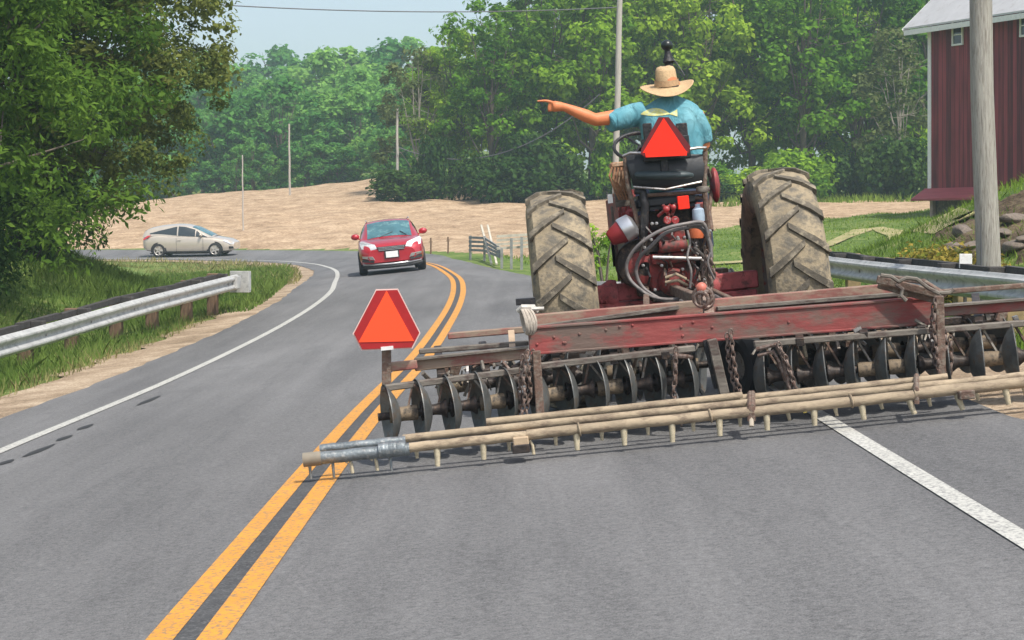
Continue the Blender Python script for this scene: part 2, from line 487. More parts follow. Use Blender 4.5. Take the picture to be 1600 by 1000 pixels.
def asphalt_mat():
    m, n, l, b = new_mat("worn_asphalt")
    tc = n.new("ShaderNodeTexCoord")
    def noise(scale, detail, stretch, rough=.6):
        mp = n.new("ShaderNodeMapping"); mp.inputs["Scale"].default_value = stretch
        l.new(tc.outputs["Object"], mp.inputs[0])
        q = n.new("ShaderNodeTexNoise"); q.inputs["Scale"].default_value = scale; q.inputs["Detail"].default_value = detail; q.inputs["Roughness"].default_value = rough
        l.new(mp.outputs[0], q.inputs["Vector"]); return q.outputs[0]
    big = noise(.5, 6, (1.2, .3, 1)); streak = noise(2.2, 6, (1, .035, 1)); grit = noise(130, 3, (1, 1, 1), .8); grit2 = noise(34, 4, (1, 1, 1), .8)
    def madd(x, k, y):
        q = n.new("ShaderNodeMath"); q.operation = 'MULTIPLY_ADD'; q.inputs[1].default_value = k
        l.new(x, q.inputs[0])
        if isinstance(y, float): q.inputs[2].default_value = y
        else: l.new(y, q.inputs[2])
        return q.outputs[0]
    v = madd(big, .20, 0.0); v = madd(streak, .13, v); v = madd(grit, .37, v); v = madd(grit2, .30, v)
    r = n.new("ShaderNodeValToRGB"); el = r.color_ramp.elements
    el[0].position = .40; el[0].color = (.060, .060, .061, 1); el[1].position = .60; el[1].color = (.228, .224, .221, 1)
    l.new(v, r.inputs[0])
    # stretched hairline cracks and tar seams
    mp = n.new("ShaderNodeMapping"); mp.inputs["Scale"].default_value = (.8, .12, 1); l.new(tc.outputs["Object"], mp.inputs[0])
    wn_ = n.new("ShaderNodeTexNoise"); wn_.inputs["Scale"].default_value = 1.1; wn_.inputs["Detail"].default_value = 5; l.new(mp.outputs[0], wn_.inputs["Vector"])
    cr = n.new("ShaderNodeValToRGB"); ce = cr.color_ramp.elements
    ce[0].position = .488; ce[0].color = (0, 0, 0, 1); ce[1].position = .50; ce[1].color = (1, 1, 1, 1)
    e2 = ce.new(.512); e2.color = (0, 0, 0, 1)
    l.new(wn_.outputs[0], cr.inputs[0])
    k = n.new("ShaderNodeMath"); k.operation = 'MULTIPLY'; k.inputs[1].default_value = .14; l.new(cr.outputs[0], k.inputs[0])
    mx = n.new("ShaderNodeMix"); mx.data_type = 'RGBA'; l.new(k.outputs[0], mx.inputs[0]); l.new(r.outputs[0], mx.inputs[6]); mx.inputs[7].default_value = (.05, .05, .052, 1)
    l.new(mx.outputs[2], b.inputs["Base Color"]); b.inputs["Roughness"].default_value = .85; b.inputs["Specular IOR Level"].default_value = .3
    bp = n.new("ShaderNodeBump"); bp.inputs["Strength"].default_value = .5; bp.inputs["Distance"].default_value = .006
    l.new(grit, bp.inputs["Height"]); l.new(bp.outputs[0], b.inputs["Normal"])
    return m
M['asphalt'] = asphalt_mat()
def paint_mat(name, c, under, worn):
    return mat(name, c, .7, 0, var=.10, scale=3, col2=under, amount=worn, fine=45)
M['line_white'] = paint_mat("white_road_paint", (.52, .51, .46), (.22, .215, .205), .44)
M['line_yellow'] = paint_mat("yellow_road_paint", (.66, .285, .03), (.24, .17, .10), .42)
M['tar'] = mat("tar_seal", (.035, .035, .037), .6, 0)

def axis_points(spec):
    out = []
    for a, b, s in spec: out += list(np.arange(a, b, s))
    return np.array(out + [spec[-1][1]])
XS = axis_points([(-420, -120, 12), (-120, -40, 3), (-40, -14, 1.0), (-14, 14, .4), (14, 40, 1.0), (40, 120, 3), (120, 420, 12)])
YS = axis_points([(-30, 0, 2), (0, 60, .5), (60, 150, .75), (150, 260, 4), (260, 900, 20)])
gx, gy = np.meshgrid(XS, YS)
vx, vy = gx.ravel(), gy.ravel()
vz = ground(vx, vy)
_, vd = road_frame(vx, vy)
vz_land = vz - .06 * (1 - ss(4.4, 5.4, np.abs(vd)))
nx, ny = len(XS), len(YS)
ii = (np.arange(ny - 1)[:, None] * nx + np.arange(nx - 1)[None, :]).ravel()
quads = np.stack([ii, ii + 1, ii + nx + 1, ii + nx], 1)
cxm, cym = vx[quads].mean(1), vy[quads].mean(1)
fmask = is_field(cxm, cym)
def sub_mesh(name, q, z, mat_):
    used, inv = np.unique(q.ravel(), return_inverse=True)
    me = np_mesh(name, np.stack([vx[used], vy[used], z[used]], 1), inv, 4)
    me.polygons.foreach_set("use_smooth", [True] * len(me.polygons))
    return tag(mesh_obj(name, me, mat_), kind="structure")
sub_mesh("grass_ground", quads[~fmask], vz_land, M['land'])
rough_field = vz_land + .035 * np.sin(vx * 3.1 + .4 * np.sin(vy)) * (vd > 5)
sub_mesh("ploughed_field", quads[fmask], rough_field * 0 + vz_land, M['field'])

def ribbon(name, o0, o1, lift, mat_, s0=0, s1=None, ncross=2, edge=0.0, thick=0):
    """strip that follows the road between two offsets from its centre line"""
    s1 = len(CLINE) if s1 is None else s1
    c, nn = CLINE[s0:s1], NRM[s0:s1]
    o0 = np.broadcast_to(np.asarray(o0, float), (len(CLINE),))[s0:s1]; o1 = np.broadcast_to(np.asarray(o1, float), (len(CLINE),))[s0:s1]
    rows = []
    jit0 = edge * (np.sin(np.arange(len(c)) * 1.3) + np.sin(np.arange(len(c)) * .47 + 1) + rng.normal(0, .6, len(c)))
    for k in range(ncross):
        t = k / (ncross - 1)
        o = o0 + (o1 - o0) * t + (jit0 if k == 0 else 0)
        z = c[:, 2] + np.where(o < 0, c[:, 3], c[:, 4]) * o + lift
        rows.append(np.stack([c[:, 0] + nn[:, 0] * o, c[:, 1] + nn[:, 1] * o, z], 1))
    V = np.concatenate(rows); n = len(c)
    F = []
    for k in range(ncross - 1):
        a = k * n + np.arange(n - 1)
        F.append(np.stack([a, a + 1, a + n + 1, a + n], 1))
    me = np_mesh(name, V, np.concatenate(F).ravel(), 4)
    bm = bmesh.new(); bm.from_mesh(me); bmesh.ops.recalc_face_normals(bm, faces=bm.faces)
    if bm.faces[0].normal.z < 0: bmesh.ops.reverse_faces(bm, faces=bm.faces)
    bm.to_mesh(me); bm.free()
    return tag(mesh_obj(name, me, mat_), kind="structure")

arc_y = CLINE[:, 1]
right_edge = np.interp(np.arange(len(CLINE)), [0, np.argmax(arc_y > 34), np.argmax(arc_y > 43.5), np.argmax(arc_y > 47.5), np.argmax(arc_y > 54), np.argmax(arc_y > 66), np.argmax(arc_y > 77), len(CLINE)], [4.0, 4.0, 3.3, 2.3, 1.9, 1.9, 2.9, 3.2])
left_edge = np.interp(np.arange(len(CLINE)), [0, np.argmax(arc_y > 40), np.argmax(arc_y > 60), len(CLINE)], [-3.85, -3.9, -3.5, -3.4])
ribbon("gravel_shoulder", left_edge - 1.0, left_edge + .3, -.012, M['gravel'], ncross=4, edge=.12)
ribbon("gravel_shoulder", right_edge - .3, right_edge + 1.15, -.012, M['gravel'], ncross=4, s1=int(np.argmax(arc_y > 45)))
# asphalt: sampled across so the crown at the centre line stays crisp
def road_sheet():
    c, nn = CLINE, NRM
    ts = np.array([-1, -.75, -.5, -.25, 0, .25, .5, .75, 1.0]); rows = []
    ragged_l = rng.normal(0, .025, len(c)); ragged_r = rng.normal(0, .025, len(c))
    for t in ts:
        o = -t * left_edge if t < 0 else t * right_edge
        if t == -1: o = o + ragged_l
        if t == 1: o = o + ragged_r
        o = np.where(t < 0, -np.abs(o), np.abs(o))
        z = c[:, 2] + np.where(o < 0, c[:, 3], c[:, 4]) * o
        rows.append(np.stack([c[:, 0] + nn[:, 0] * o, c[:, 1] + nn[:, 1] * o, z], 1))
    n = len(c); F = []
    for k in range(len(ts) - 1):
        a = k * n + np.arange(n - 1)
        F.append(np.stack([a, a + n, a + n + 1, a + 1], 1))
    me = np_mesh("road", np.concatenate(rows), np.concatenate(F).ravel(), 4)
    return tag(mesh_obj("road", me, M['asphalt']), kind="structure")
road_sheet()
ribbon("road_edge_line", -2.91, -2.79, .006, M['line_white'])
s_r = int(np.argmax(arc_y > 40))
ribbon("road_edge_line", 3.005, 3.105, .006, M['line_white'], s1=s_r)
s_y = int(np.argmax(arc_y > 69))
ribbon("road_centre_seam", -.045, .045, .004, mat("worn_centre_strip", (.055, .055, .056), .85, 0, var=.4, scale=9, col2=(.13, .128, .125), amount=.38, fine=60), s1=s_y)
ribbon("road_centre_line", -.152, -.045, .006, M['line_yellow'], s1=s_y)
ribbon("road_centre_line", .045, .155, .006, M['line_yellow'], s1=s_y)
for (a, b, c_) in [(0, 727, 20), (37, 715, 85), (90, 690, 112), (122, 673, 145), (215, 634, 250)]:
    x0, y0 = on_ground(a, b); x1, y1 = on_ground(c_, b - (c_ - a) * .42)
    mb = MB()
    L = [(x0 + (x1 - x0) * t, y0 + (y1 - y0) * t) for t in (0, .35, .7, 1)]
    w = .045
    vs = []
    for k, (x, y) in enumerate(L):
        ww = w * (.3, 1, .8, .2)[k]
        for s in (-1, 1): vs.append((x + s * ww, y, gz(x + s * ww, y) + .005))
    mb.add(vs, [(0, 1, 3, 2), (2, 3, 5, 4), (4, 5, 7, 6)])
    tag(mb.build("tar_patch", M['tar']), kind="structure")

# dirt track across the grass towards the barn
tr = [on_ground(*p) for p in [(1060, 415), (1165, 410), (1290, 386), (1390, 363), (1460, 347), (1510, 337)]]
tr = catmull([(x, y, 0, 0, 0) for x, y in tr], .8)[:, :2]
tt = np.gradient(tr, axis=0); tt /= np.linalg.norm(tt, axis=1)[:, None]
half = .36 * (1 + .35 * np.sin(np.arange(len(tr)) * .7))[:, None]
for off in (0,):
    L = tr + np.stack([tt[:, 1], -tt[:, 0]], 1) * half; R_ = tr - np.stack([tt[:, 1], -tt[:, 0]], 1) * half
    V = np.concatenate([np.column_stack([L, ground(L[:, 0], L[:, 1]) + .04]), np.column_stack([R_, ground(R_[:, 0], R_[:, 1]) + .04])])
    n = len(tr); a = np.arange(n - 1)
    tag(mesh_obj("dirt_track", np_mesh("dirt_track", V, np.stack([a, a + 1, a + n + 1, a + n], 1).ravel(), 4), M['track']), kind="structure")

# bare earth face of the bank beside the thick pole
bx, by = np.meshgrid(np.linspace(6.35, 10.4, 46), np.linspace(24.2, 31.0, 60))
bxf, byf = bx.ravel(), by.ravel()
inside = 1 - ((bxf - 8.5) / 1.95) ** 2 - ((byf - 27.4) / 3.1) ** 2 + .25 * np.sin(bxf * 5 + byf * 2) + .2 * np.sin(byf * 4.3)
bz = ground(bxf, byf) + .02 + np.clip(inside, -.3, .6) * .07 + .06 * np.abs(np.sin(byf * 3.4 + .8 * np.sin(bxf * 3))) + rng.normal(0, .018, len(bxf)) - .16 * (inside < 0)
q = np.arange((60 - 1) * 46).reshape(59, 46)[:, :-1].ravel()
me = np_mesh("earth_bank", np.column_stack([bxf, byf, bz]), np.stack([q, q + 1, q + 47, q + 46], 1).ravel(), 4)
M['earth'] = ground_mat("bare_brown_earth", [(.40, (.055, .040, .028)), (.48, (.12, .085, .055)), (.54, (.20, .15, .095)), (.62, (.17, .18, .06))], 1.2, 9, 1.0, (1, 1, 2.5), .10)
tag(mesh_obj("earth_bank", me, M['earth']), kind="structure")

# ------------------------------------------------------------------ barn, guard rails, poles, fence
def build_barn():
    """local X runs along the wall towards the camera side, Y goes into the building"""
    x0, y0 = 16.2, 69.5
    b = thing("red_barn", "tall red board barn with white corner trim and grey metal roof on the right", "barn", loc=(x0, y0, 0), rot=(0, 0, math.atan2(-.888, .46)))
    L, D, zb, ze, zg_ = 15, 13, 2.72, 9.35, 1.2
    m, n, l, bs = new_mat("red_barn_boards")
    tc = n.new("ShaderNodeTexCoord"); sp = n.new("ShaderNodeSeparateXYZ"); l.new(tc.outputs["Object"], sp.inputs[0])
    ad = n.new("ShaderNodeMath"); ad.operation = 'ADD'; l.new(sp.outputs[0], ad.inputs[0]); l.new(sp.outputs[1], ad.inputs[1])
    ml = n.new("ShaderNodeMath"); ml.operation = 'MULTIPLY'; ml.inputs[1].default_value = 4.2; l.new(ad.outputs[0], ml.inputs[0])
    fl = n.new("ShaderNodeMath"); fl.operation = 'FLOOR'; l.new(ml.outputs[0], fl.inputs[0])
    wh = n.new("ShaderNodeTexWhiteNoise"); wh.noise_dimensions = '1D'; l.new(fl.outputs[0], wh.inputs["W"])
    fr = n.new("ShaderNodeMath"); fr.operation = 'FRACT'; l.new(ml.outputs[0], fr.inputs[0])
    gp = n.new("ShaderNodeMath"); gp.operation = 'GREATER_THAN'; gp.inputs[1].default_value = .10; l.new(fr.outputs[0], gp.inputs[0])
    mp = n.new("ShaderNodeMapping"); mp.inputs["Scale"].default_value = (5, 5, .35); l.new(tc.outputs["Object"], mp.inputs[0])
    nz = n.new("ShaderNodeTexNoise"); nz.inputs["Scale"].default_value = 1.4; nz.inputs["Detail"].default_value = 9; l.new(mp.outputs[0], nz.inputs["Vector"])
    a2 = n.new("ShaderNodeMath"); a2.operation = 'MULTIPLY_ADD'; a2.inputs[1].default_value = .35; l.new(wh.outputs[0], a2.inputs[0]); l.new(nz.outputs[0], a2.inputs[2])
    rp = n.new("ShaderNodeValToRGB"); rp.color_ramp.elements[0].position = .45; rp.color_ramp.elements[0].color = (.085, .012, .017, 1)
    rp.color_ramp.elements[1].position = .88; rp.color_ramp.elements[1].color = (.27, .042, .050, 1)
    l.new(a2.outputs[0], rp.inputs[0])
    mx = n.new("ShaderNodeMix"); mx.data_type = 'RGBA'; l.new(gp.outputs[0], mx.inputs[0]); mx.inputs[6].default_value = (.05, .012, .015, 1); l.new(rp.outputs[0], mx.inputs[7])
    l.new(mx.outputs[2], bs.inputs["Base Color"]); bs.inputs["Roughness"].default_value = .85
    bp = n.new("ShaderNodeBump"); bp.inputs["Distance"].default_value = .03; l.new(gp.outputs[0], bp.inputs["Height"]); l.new(bp.outputs[0], bs.inputs["Normal"])
    # walls with gable
    w = MB()
    w.box((L / 2, .06, (zb + ze) / 2), (L, .12, ze - zb))
    w.box((L / 2, D - .06, (zb + ze) / 2), (L, .12, ze - zb))
    for x in (0, L - .12):
        zr = ze + .85 * (D / 2)
        w.prism([(x, .12, zb), (x, D - .12, zb), (x, D - .12, ze), (x, D / 2, zr - .1), (x, .12, ze)], (.12, 0, 0))
    w.build("wall", m, b, smooth=0)
    t = MB()
    t.box((.0, -.012, (zb + ze) / 2 + .05), (.19, .03, ze - zb - .1)); t.box((-.012, .09, (zb + ze) / 2 + .05), (.03, .20, ze - zb - .1))
    t.build("corner_trim", M['white_paint'], b, smooth=0)
    f = MB(); f.box((L / 2, .33, (zg_ + zb) / 2), (L - .1, .3, zb - zg_)); f.box((.2, D / 2, (zg_ + zb) / 2), (.3, D - .4, zb - zg_))
    f.build("stone_base", M['rock'], b, smooth=0)
    f = MB(); f.box((.12, .05, (zg_ + zb) / 2), (.16, .16, zb - zg_)); f.build("corner_post", mat("pinkish_post_paint", (.50, .36, .30), .7), b, smooth=0)
    metal = mat("grey_metal_roof", (.50, .49, .48), .5, .2, var=.10, scale=1.2, col2=(.40, .38, .36), amount=.3)
    r = MB(); s = .85
    zt = ze + s * D / 2
    for sg in (0, 1):
        def q(y): return y if sg == 0 else D - y
        e0 = [(-.9, q(-.55), ze - .55 * s + .18), (L + .9, q(-.55), ze - .55 * s + .18), (L + .9, q(D / 2), zt + .18), (-.9, q(D / 2), zt + .18)]
        r.prism(e0, (0, 0, .07))
    r.build("roof", metal, b, smooth=0)
    r = MB(); r.box((L / 2, -.56, ze - .42), (L + 1.7, .03, .20))
    for y0_, y1_ in ((-.55, D / 2), (D + .55, D / 2)):
        z0 = ze - .55 * s
        r.beam((-.915, y0_, z0 + .12), (-.915, y1_, zt + .12), .035, .2)
    r.build("fascia", M['white_paint'], b, smooth=0)
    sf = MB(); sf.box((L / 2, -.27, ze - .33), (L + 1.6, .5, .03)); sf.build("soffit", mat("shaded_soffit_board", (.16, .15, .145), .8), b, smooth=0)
    k = MB()
    k.prism([(-.25, .02, 2.86), (-.25, -.02, 2.86), (-.25, -.72, 2.44), (-.25, -.72, 2.36), (-.25, .02, 2.74)], (L + .2, 0, 0))
    k.build("skirt_roof", mat("red_skirt_boards", (.30, .055, .06), .7, var=.2, scale=3, stretch=(.3, 3, 3)), b, smooth=0)
    for xw in (1.62, 5.25):
        fr_ = MB()
        for dx in (-.27, .27): fr_.box((xw + dx, -.03, 8.78), (.07, .06, 1.06))
        fr_.box((xw, -.032, 8.285), (.62, .07, .07)); fr_.box((xw, -.03, 9.0), (.47, .05, .05)); fr_.box((xw, -.03, 8.66), (.47, .05, .035)); fr_.box((xw, -.03, 9.275), (.47, .06, .07))
        wobj = fr_.build("window_frame", M['white_paint'], b, smooth=0)
        p = MB(); p.box((xw, -.012, 8.78), (.47, .02, .94)); p.build("pane", M['glass_dark'], wobj, smooth=0)
    return b
build_barn()

def pole(name, label, x, y, h, r0, r1, m, lean=(0, 0), group=None, extra=None):
    z = gz(x, y)
    t = thing(name, label, "utility pole" if name == "utility_pole" else "post", group, (x, y, z - .3))
    n = 9; mb = MB()
    mb.tube([(lean[0] * k / n + .012 * math.sin(k * 1.7), lean[1] * k / n, (h + .3) * k / n) for k in range(n + 1)], [r0 + (r1 - r0) * k / n for k in range(n + 1)], 20)
    mb.build("pole_shaft", m, t)
    return t
p1 = pole("utility_pole", "thick weathered grey pole in front of the red barn", 5.87, 22, 9.2, .150, .118, M['pole_wood'], (-.27, 0))
mb = MB(); mb.tube([(-.13, -.10, .3), (-.14, -.09, 2.0), (-.16, -.08, 4.0), (-.2, -.06, 8)], .008, 6); mb.build("ground_wire", M['wire'], p1)
p2 = pole("utility_pole", "slim pale pole rising behind the tractor driver", 4.45, 78, 12.5, .145, .115, M['pole_far'], (.30, 0))
mb = MB(); mb.box((.3, 0, 12.2), (2.2, .09, .11)); mb.build("cross_arm", M['pole_far'], p2)
for dx in (-.9, 0, .9):
    mb = MB(); mb.lathe([(.03, 0), (.045, .05), (.03, .09), (.05, .13), (.02, .18)], (.3 + dx, 0, 12.25), (0, 0, 1), 10); mb.build("insulator", M['white_paint'], p2)
def far_pole(label, px, py_base, d, h, r):
    x = (px - 800) / FOCAL * d
    return pole("field_post", label, x, d, h, r, r * .75, M['pole_far'], (random.uniform(-.1, .02) * .8, 0), None)
far_pole("thin bare pole in the tan field just right of the cream hatchback", 380, 365, 97, 4.1, .045)
far_pole("pale pole standing at mid-height of the tan field against the trees", 453, 325, 128, 5.1, .08)
far_pole("tall pole at the left end of the dark field-side trees", 621, 320, 116, 6.0, .10)

def cable(label, a, b, sag, r=.012, name="overhead_wire"):
    a, b = Vector(a), Vector(b)
    pts = []
    for k in range(41):
        t = k / 40
        p = a.lerp(b, t); p.z -= sag * 4 * t * (1 - t); pts.append(p)
    mb = MB(); mb.tube(pts, r, 6)
    return tag(mb.build(name, M['wire'], None), label, "wire")
cable("dark overhead wire crossing the open sky", (-25.1, 64, 10.85), (4.6, 78, 10.92), .80, .024)
za = gz(-7.2, 116) + 3.4
cable("slack wire sagging low in front of the dark trees", (-7.3, 115.7, za), (5.5, 112.4, za + 3.2), 2.1, .035)

# w-beam guard rails
WPROF = [(0.0, .155), (.012, .15), (.02, .13), (.078, .105), (.083, .085), (.078, .062), (.02, .03), (.012, .0), (.02, -.03), (.078, -.062), (.083, -.085), (.078, -.105), (.02, -.13), (.012, -.15), (0.0, -.155)]
def guard_rail(label, path, side, post_step, mpost, ztop, start=.4):
    """path: list of (x, y); side +1: road lies to the right of the path"""
    P = catmull([(x, y, 0, 0, 0) for x, y in path], .35)[:, :2]
    T = np.gradient(P, axis=0); T /= np.linalg.norm(T, axis=1)[:, None]
    Nn = np.stack([T[:, 1], -T[:, 0]], 1) * side
    Z = ground(P[:, 0], P[:, 1]); Z = np.convolve(np.pad(Z, 6, 'edge'), np.ones(13) / 13, 'valid') + np.interp(P[:, 1], *ztop) - .155
    g = thing("guard_rail", label, "guard rail", None, (P[0, 0], P[0, 1], gz(P[0, 0], P[0, 1])))
    o = Vector(g.location)
    vs, fs = [], []
    m = len(WPROF)
    for p, nn, z in zip(P, Nn, Z):
        for off, h in WPROF: vs.append(Vector((p[0] + nn[0] * off, p[1] + nn[1] * off, z + h)) - o)
        for off, h in WPROF[::-1]: vs.append(Vector((p[0] + nn[0] * (off - .008), p[1] + nn[1] * (off - .008), z + h * 1.0)) - o)
    m2 = 2 * m
    for i in range(len(P) - 1):
        for k in range(m2):
            k2 = (k + 1) % m2
            fs.append((i * m2 + k, i * m2 + k2, (i + 1) * m2 + k2, (i + 1) * m2 + k))
    mb = MB(); mb.add(vs, fs); mb.build("rail", M['galv'], g, smooth=50)
    s = np.concatenate([[0], np.cumsum(np.linalg.norm(np.diff(P, axis=0), axis=1))])
    q = start
    while q < s[-1] - .1:
        i = int(np.argmax(s >= q))
        p, nn, z = P[i], Nn[i], Z[i]
        c = Vector((p[0] - nn[0] * .30, p[1] - nn[1] * .30, 0))
        zg_ = gz(c.x, c.y)
        ang = math.atan2(T[i, 1], T[i, 0]); R = Matrix.Rotation(ang, 3, 'Z')
        mb = MB(); top = z + .17 + random.uniform(0, .05)
        mb.box(Vector((c.x, c.y, (zg_ - .2 + top) / 2)) - o, (.17, .20, top - zg_ + .2), R)
        po = mb.build("post", mpost, g, smooth=0, bevel=.012)
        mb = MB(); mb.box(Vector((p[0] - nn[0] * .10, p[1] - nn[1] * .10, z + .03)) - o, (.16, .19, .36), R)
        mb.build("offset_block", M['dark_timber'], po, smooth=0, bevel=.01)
        mb = MB(); mb.lathe([(.0, .0), (.018, 0), (.018, .012), (.0, .016)], Vector((p[0] + nn[0] * .02, p[1] + nn[1] * .02, z)) - o, (nn[0], nn[1], 0), 8)
        mb.build("bolt", M['steel'], po)
        q += post_step
    # added dark strip standing for post tops and plant shade above the beam
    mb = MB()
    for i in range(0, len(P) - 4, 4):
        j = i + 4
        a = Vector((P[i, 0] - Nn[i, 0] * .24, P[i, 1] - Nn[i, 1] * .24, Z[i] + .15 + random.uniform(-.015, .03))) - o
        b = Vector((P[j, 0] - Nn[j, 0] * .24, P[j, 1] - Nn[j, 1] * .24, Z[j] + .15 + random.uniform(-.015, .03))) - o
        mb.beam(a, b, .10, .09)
    mb.build("top_shade_strip", M['dark_timber'], g, smooth=0)
    return g, P, Nn, Z, o
gl, P, Nn, Z, o = guard_rail("left grey steel guard rail on timber posts ending in a flared end", [(-9.4, 9), (-8.55, 15), (-7.15, 24.8), (-6.32, 31.0), (-5.62, 36.6)], 1, 1.9, M['post_wood'], ((15, 24.8, 37), (.55, .56, .76)))
# flared terminal at the far end
e = Vector((P[-1, 0], P[-1, 1], Z[-1])) - o
tv = Vector((P[-1, 0] - P[-4, 0], P[-1, 1] - P[-4, 1], 0)).normalized(); nv = Vector((Nn[-1, 0], Nn[-1, 1], 0))
mb = MB()
R = Matrix((tv, nv, Vector((0, 0, 1)))).transposed()
mb.box(e + tv * .10 + nv * .03, (.05, .40, .44), R); mb.box(e + tv * .16 + nv * .03 + Vector((0, 0, .20)), (.16, .40, .035), R)
mb.box(e + tv * .16 + nv * .03 - Vector((0, 0, .20)), (.16, .40, .035), R); mb.box(e + tv * .16 + nv * .03, (.15, .39, .03), R)
for sg in (-1, 1): mb.box(e + tv * .16 + nv * (.03 + .19 * sg), (.16, .03, .37), R)
term = mb.build("rail_terminal", M['galv'], gl, smooth=0, bevel=.006)
mb = MB(); mb.box(e - tv * .25 + nv * .07, (.30, .10, .26), R); mb.build("impact_box", M['galv'], term, smooth=0, bevel=.01)
guard_rail("right grey steel guard rail below the barn bank, on yellowish posts", [(5.75, 7), (5.52, 13), (5.24, 18.3), (4.84, 27), (4.62, 34)], -1, 1.9, mat("yellowish_post_timber", (.30, .22, .11), .85, var=.3, scale=8), ((13, 18, 27, 34), (.70, .74, .60, .60)), .9)

# small white marker post by the pole
mx_, my_ = 5.36, 21.2
mz = gz(mx_, my_)
t = thing("marker_post", "small white square marker beside the foot of the thick pole", "marker", None, (mx_, my_, mz))
mh = 1.03 - mz - .08; mb = MB(); mb.box((0, 0, mh / 2 - .05), (.035, .035, mh + .1)); mb.build("stake", M['dark_timber'], t, smooth=0)
mb = MB(); mb.box((0, -.025, mh), (.15, .02, .17)); mb.build("plate", M['white_paint'], t, smooth=0, bevel=.004)

# rail fence by the far bend
def post_at(px, py, d): return Vector(((px - 800) / FOCAL * d, d, gz((px - 800) / FOCAL * d, d)))
dF = 60.0
fpts = [post_at(735, 392, 66), post_at(757, 393, 65), post_at(784, 409, 58.5), post_at(802, 409, 58.5), post_at(818, 409, 58.5)]
fh = [.66, .72, .60, .95, .95]
fz = [EYE - (py - HORIZON) / FOCAL * d for py, d in ((391, 66), (396, 65), (411, 58.5), (411, 58.5), (411, 58.5))]
fr = thing("rail_fence", "grey weathered rail fence on the grass at the far bend", "fence", None, tuple(fpts[1]))
ob = Vector(fpts[1])
tops = [[(735, 369), (757, 370)], [(757, 370), (784, 389)], [(784, 376), (822, 371)]]
def wat(px, py, d): return world_at(px, py, d) - ob
for (px, pt, pb, d) in ((735, 368, 393, 66), (757, 369, 400, 65), (784, 388, 412, 58.5), (799, 372, 412, 58.5), (815, 370, 412, 58.5)):
    mb = MB(); a = world_at(px, pb, d); a.z = min(a.z, gz(a.x, a.y)) - .1
    mb.beam(a - ob, wat(px, pt, d), .09, .09, up=(0, 1, 0)); mb.build("post", M['fence_grey'], fr, smooth=0)
for k in range(4):
    mb = MB(); y = 371 + k * 6.5; mb.beam(wat(733, y, 66), wat(758, y + 1, 65), .04, .085); mb.build("rail", M['fence_grey'], fr, smooth=0)
    mb = MB(); mb.beam(wat(757, y + 1, 65), wat(785, y + 19 - k * 2.2, 58.5), .04, .085); mb.build("rail", M['fence_grey'], fr, smooth=0)
    mb = MB(); mb.beam(wat(776, 369.5 + k * 6.2, 58.7), wat(826, 366.5 + k * 6.2, 58.7), .05, .085); mb.build("rail", M['fence_pale'], fr, smooth=0)
for k, (a, b) in enumerate([((752, 352), (768, 368)), ((762, 352), (776, 367))]):
    A, B = world_at(a[0], a[1], 67), world_at(b[0], b[1], 61)
    B.z = gz(B.x, B.y)
    mb = MB(); mb.beam(Vector((0, 0, 0)), A - B, .07, .05)
    o_ = mb.build("leaning_pole", M['fence_pale'], None, smooth=0); o_.location = B
    tag(o_, ("left of the two pale poles leaning behind the rail fence", "right of the two pale poles leaning behind the rail fence")[k], "pole", "pale poles leaning by the fence")
for k, px in enumerate((673, 700)):
    x = (px - 800) / FOCAL * 74; z = gz(x, 74)
    mb = MB(); mb.tube([(0, 0, -.1), (.01, 0, .30), (.0, 0, .62)], .035, 8); mb.box((.0, 0, .45), (.16, .03, .03))
    o_ = mb.build("field_stake", M['post_wood'], None); o_.location = (x, 74, z)
    tag(o_, ("short brown stake in the field edge nearest the red car", "short brown stake in the field edge nearer the rail fence")[k], "stake", "brown stakes at the field edge")

# stones in the bank to the right
def rock_mesh(seed):
    r = random.Random(seed)
    bm = bmesh.new(); bmesh.ops.create_icosphere(bm, subdivisions=3, radius=1)
    ax = [(Vector((r.gauss(0, 1), r.gauss(0, 1), r.gauss(0, 1))).normalized(), r.uniform(.55, .9)) for _ in range(11)]
    for v in bm.verts:
        for n_, c_ in ax:
            e_ = v.co.dot(n_) - c_
            if e_ > 0: v.co -= n_ * e_ * .92
        v.co *= 1 + .05 * math.sin(v.co.x * 9 + seed) * math.sin(v.co.y * 8)
    me = bpy.data.meshes.new("bank_rock"); bm.to_mesh(me); bm.free()
    me.materials.append(M['rock'])
    me.polygons.foreach_set("use_smooth", [True] * len(me.polygons)); me.set_sharp_from_angle(angle=math.radians(35))
    return me
rk = [rock_mesh(s) for s in range(5)]
spots = [(1488, 372, 27.5, .26), (1506, 366, 28.5, .30), (1522, 380, 27, .24), (1500, 392, 26, .2), (1566, 372, 27, .3), (1590, 362, 27.5, .34), (1582, 385, 26, .28), (1604, 380, 26, .26), (1560, 392, 25, .22)]
for k, (px, py, d, r) in enumerate(spots):
    w_ = world_at(px, py, d)
    r *= .72; w_.z = gz(w_.x, w_.y) + .10
    o_ = mesh_obj("bank_rock", rk[k % 5]); o_.location = w_
    o_.scale = (r * random.uniform(1.2, 1.7), r * random.uniform(.9, 1.2), r * random.uniform(.40, .6)); o_.rotation_euler = (random.uniform(-.2, .2), random.uniform(-.2, .2), random.uniform(0, 6))
    tag(o_, "brown rough stone set in the bare earth bank around the thick pole", "rock", "rocks in the bank by the barn")

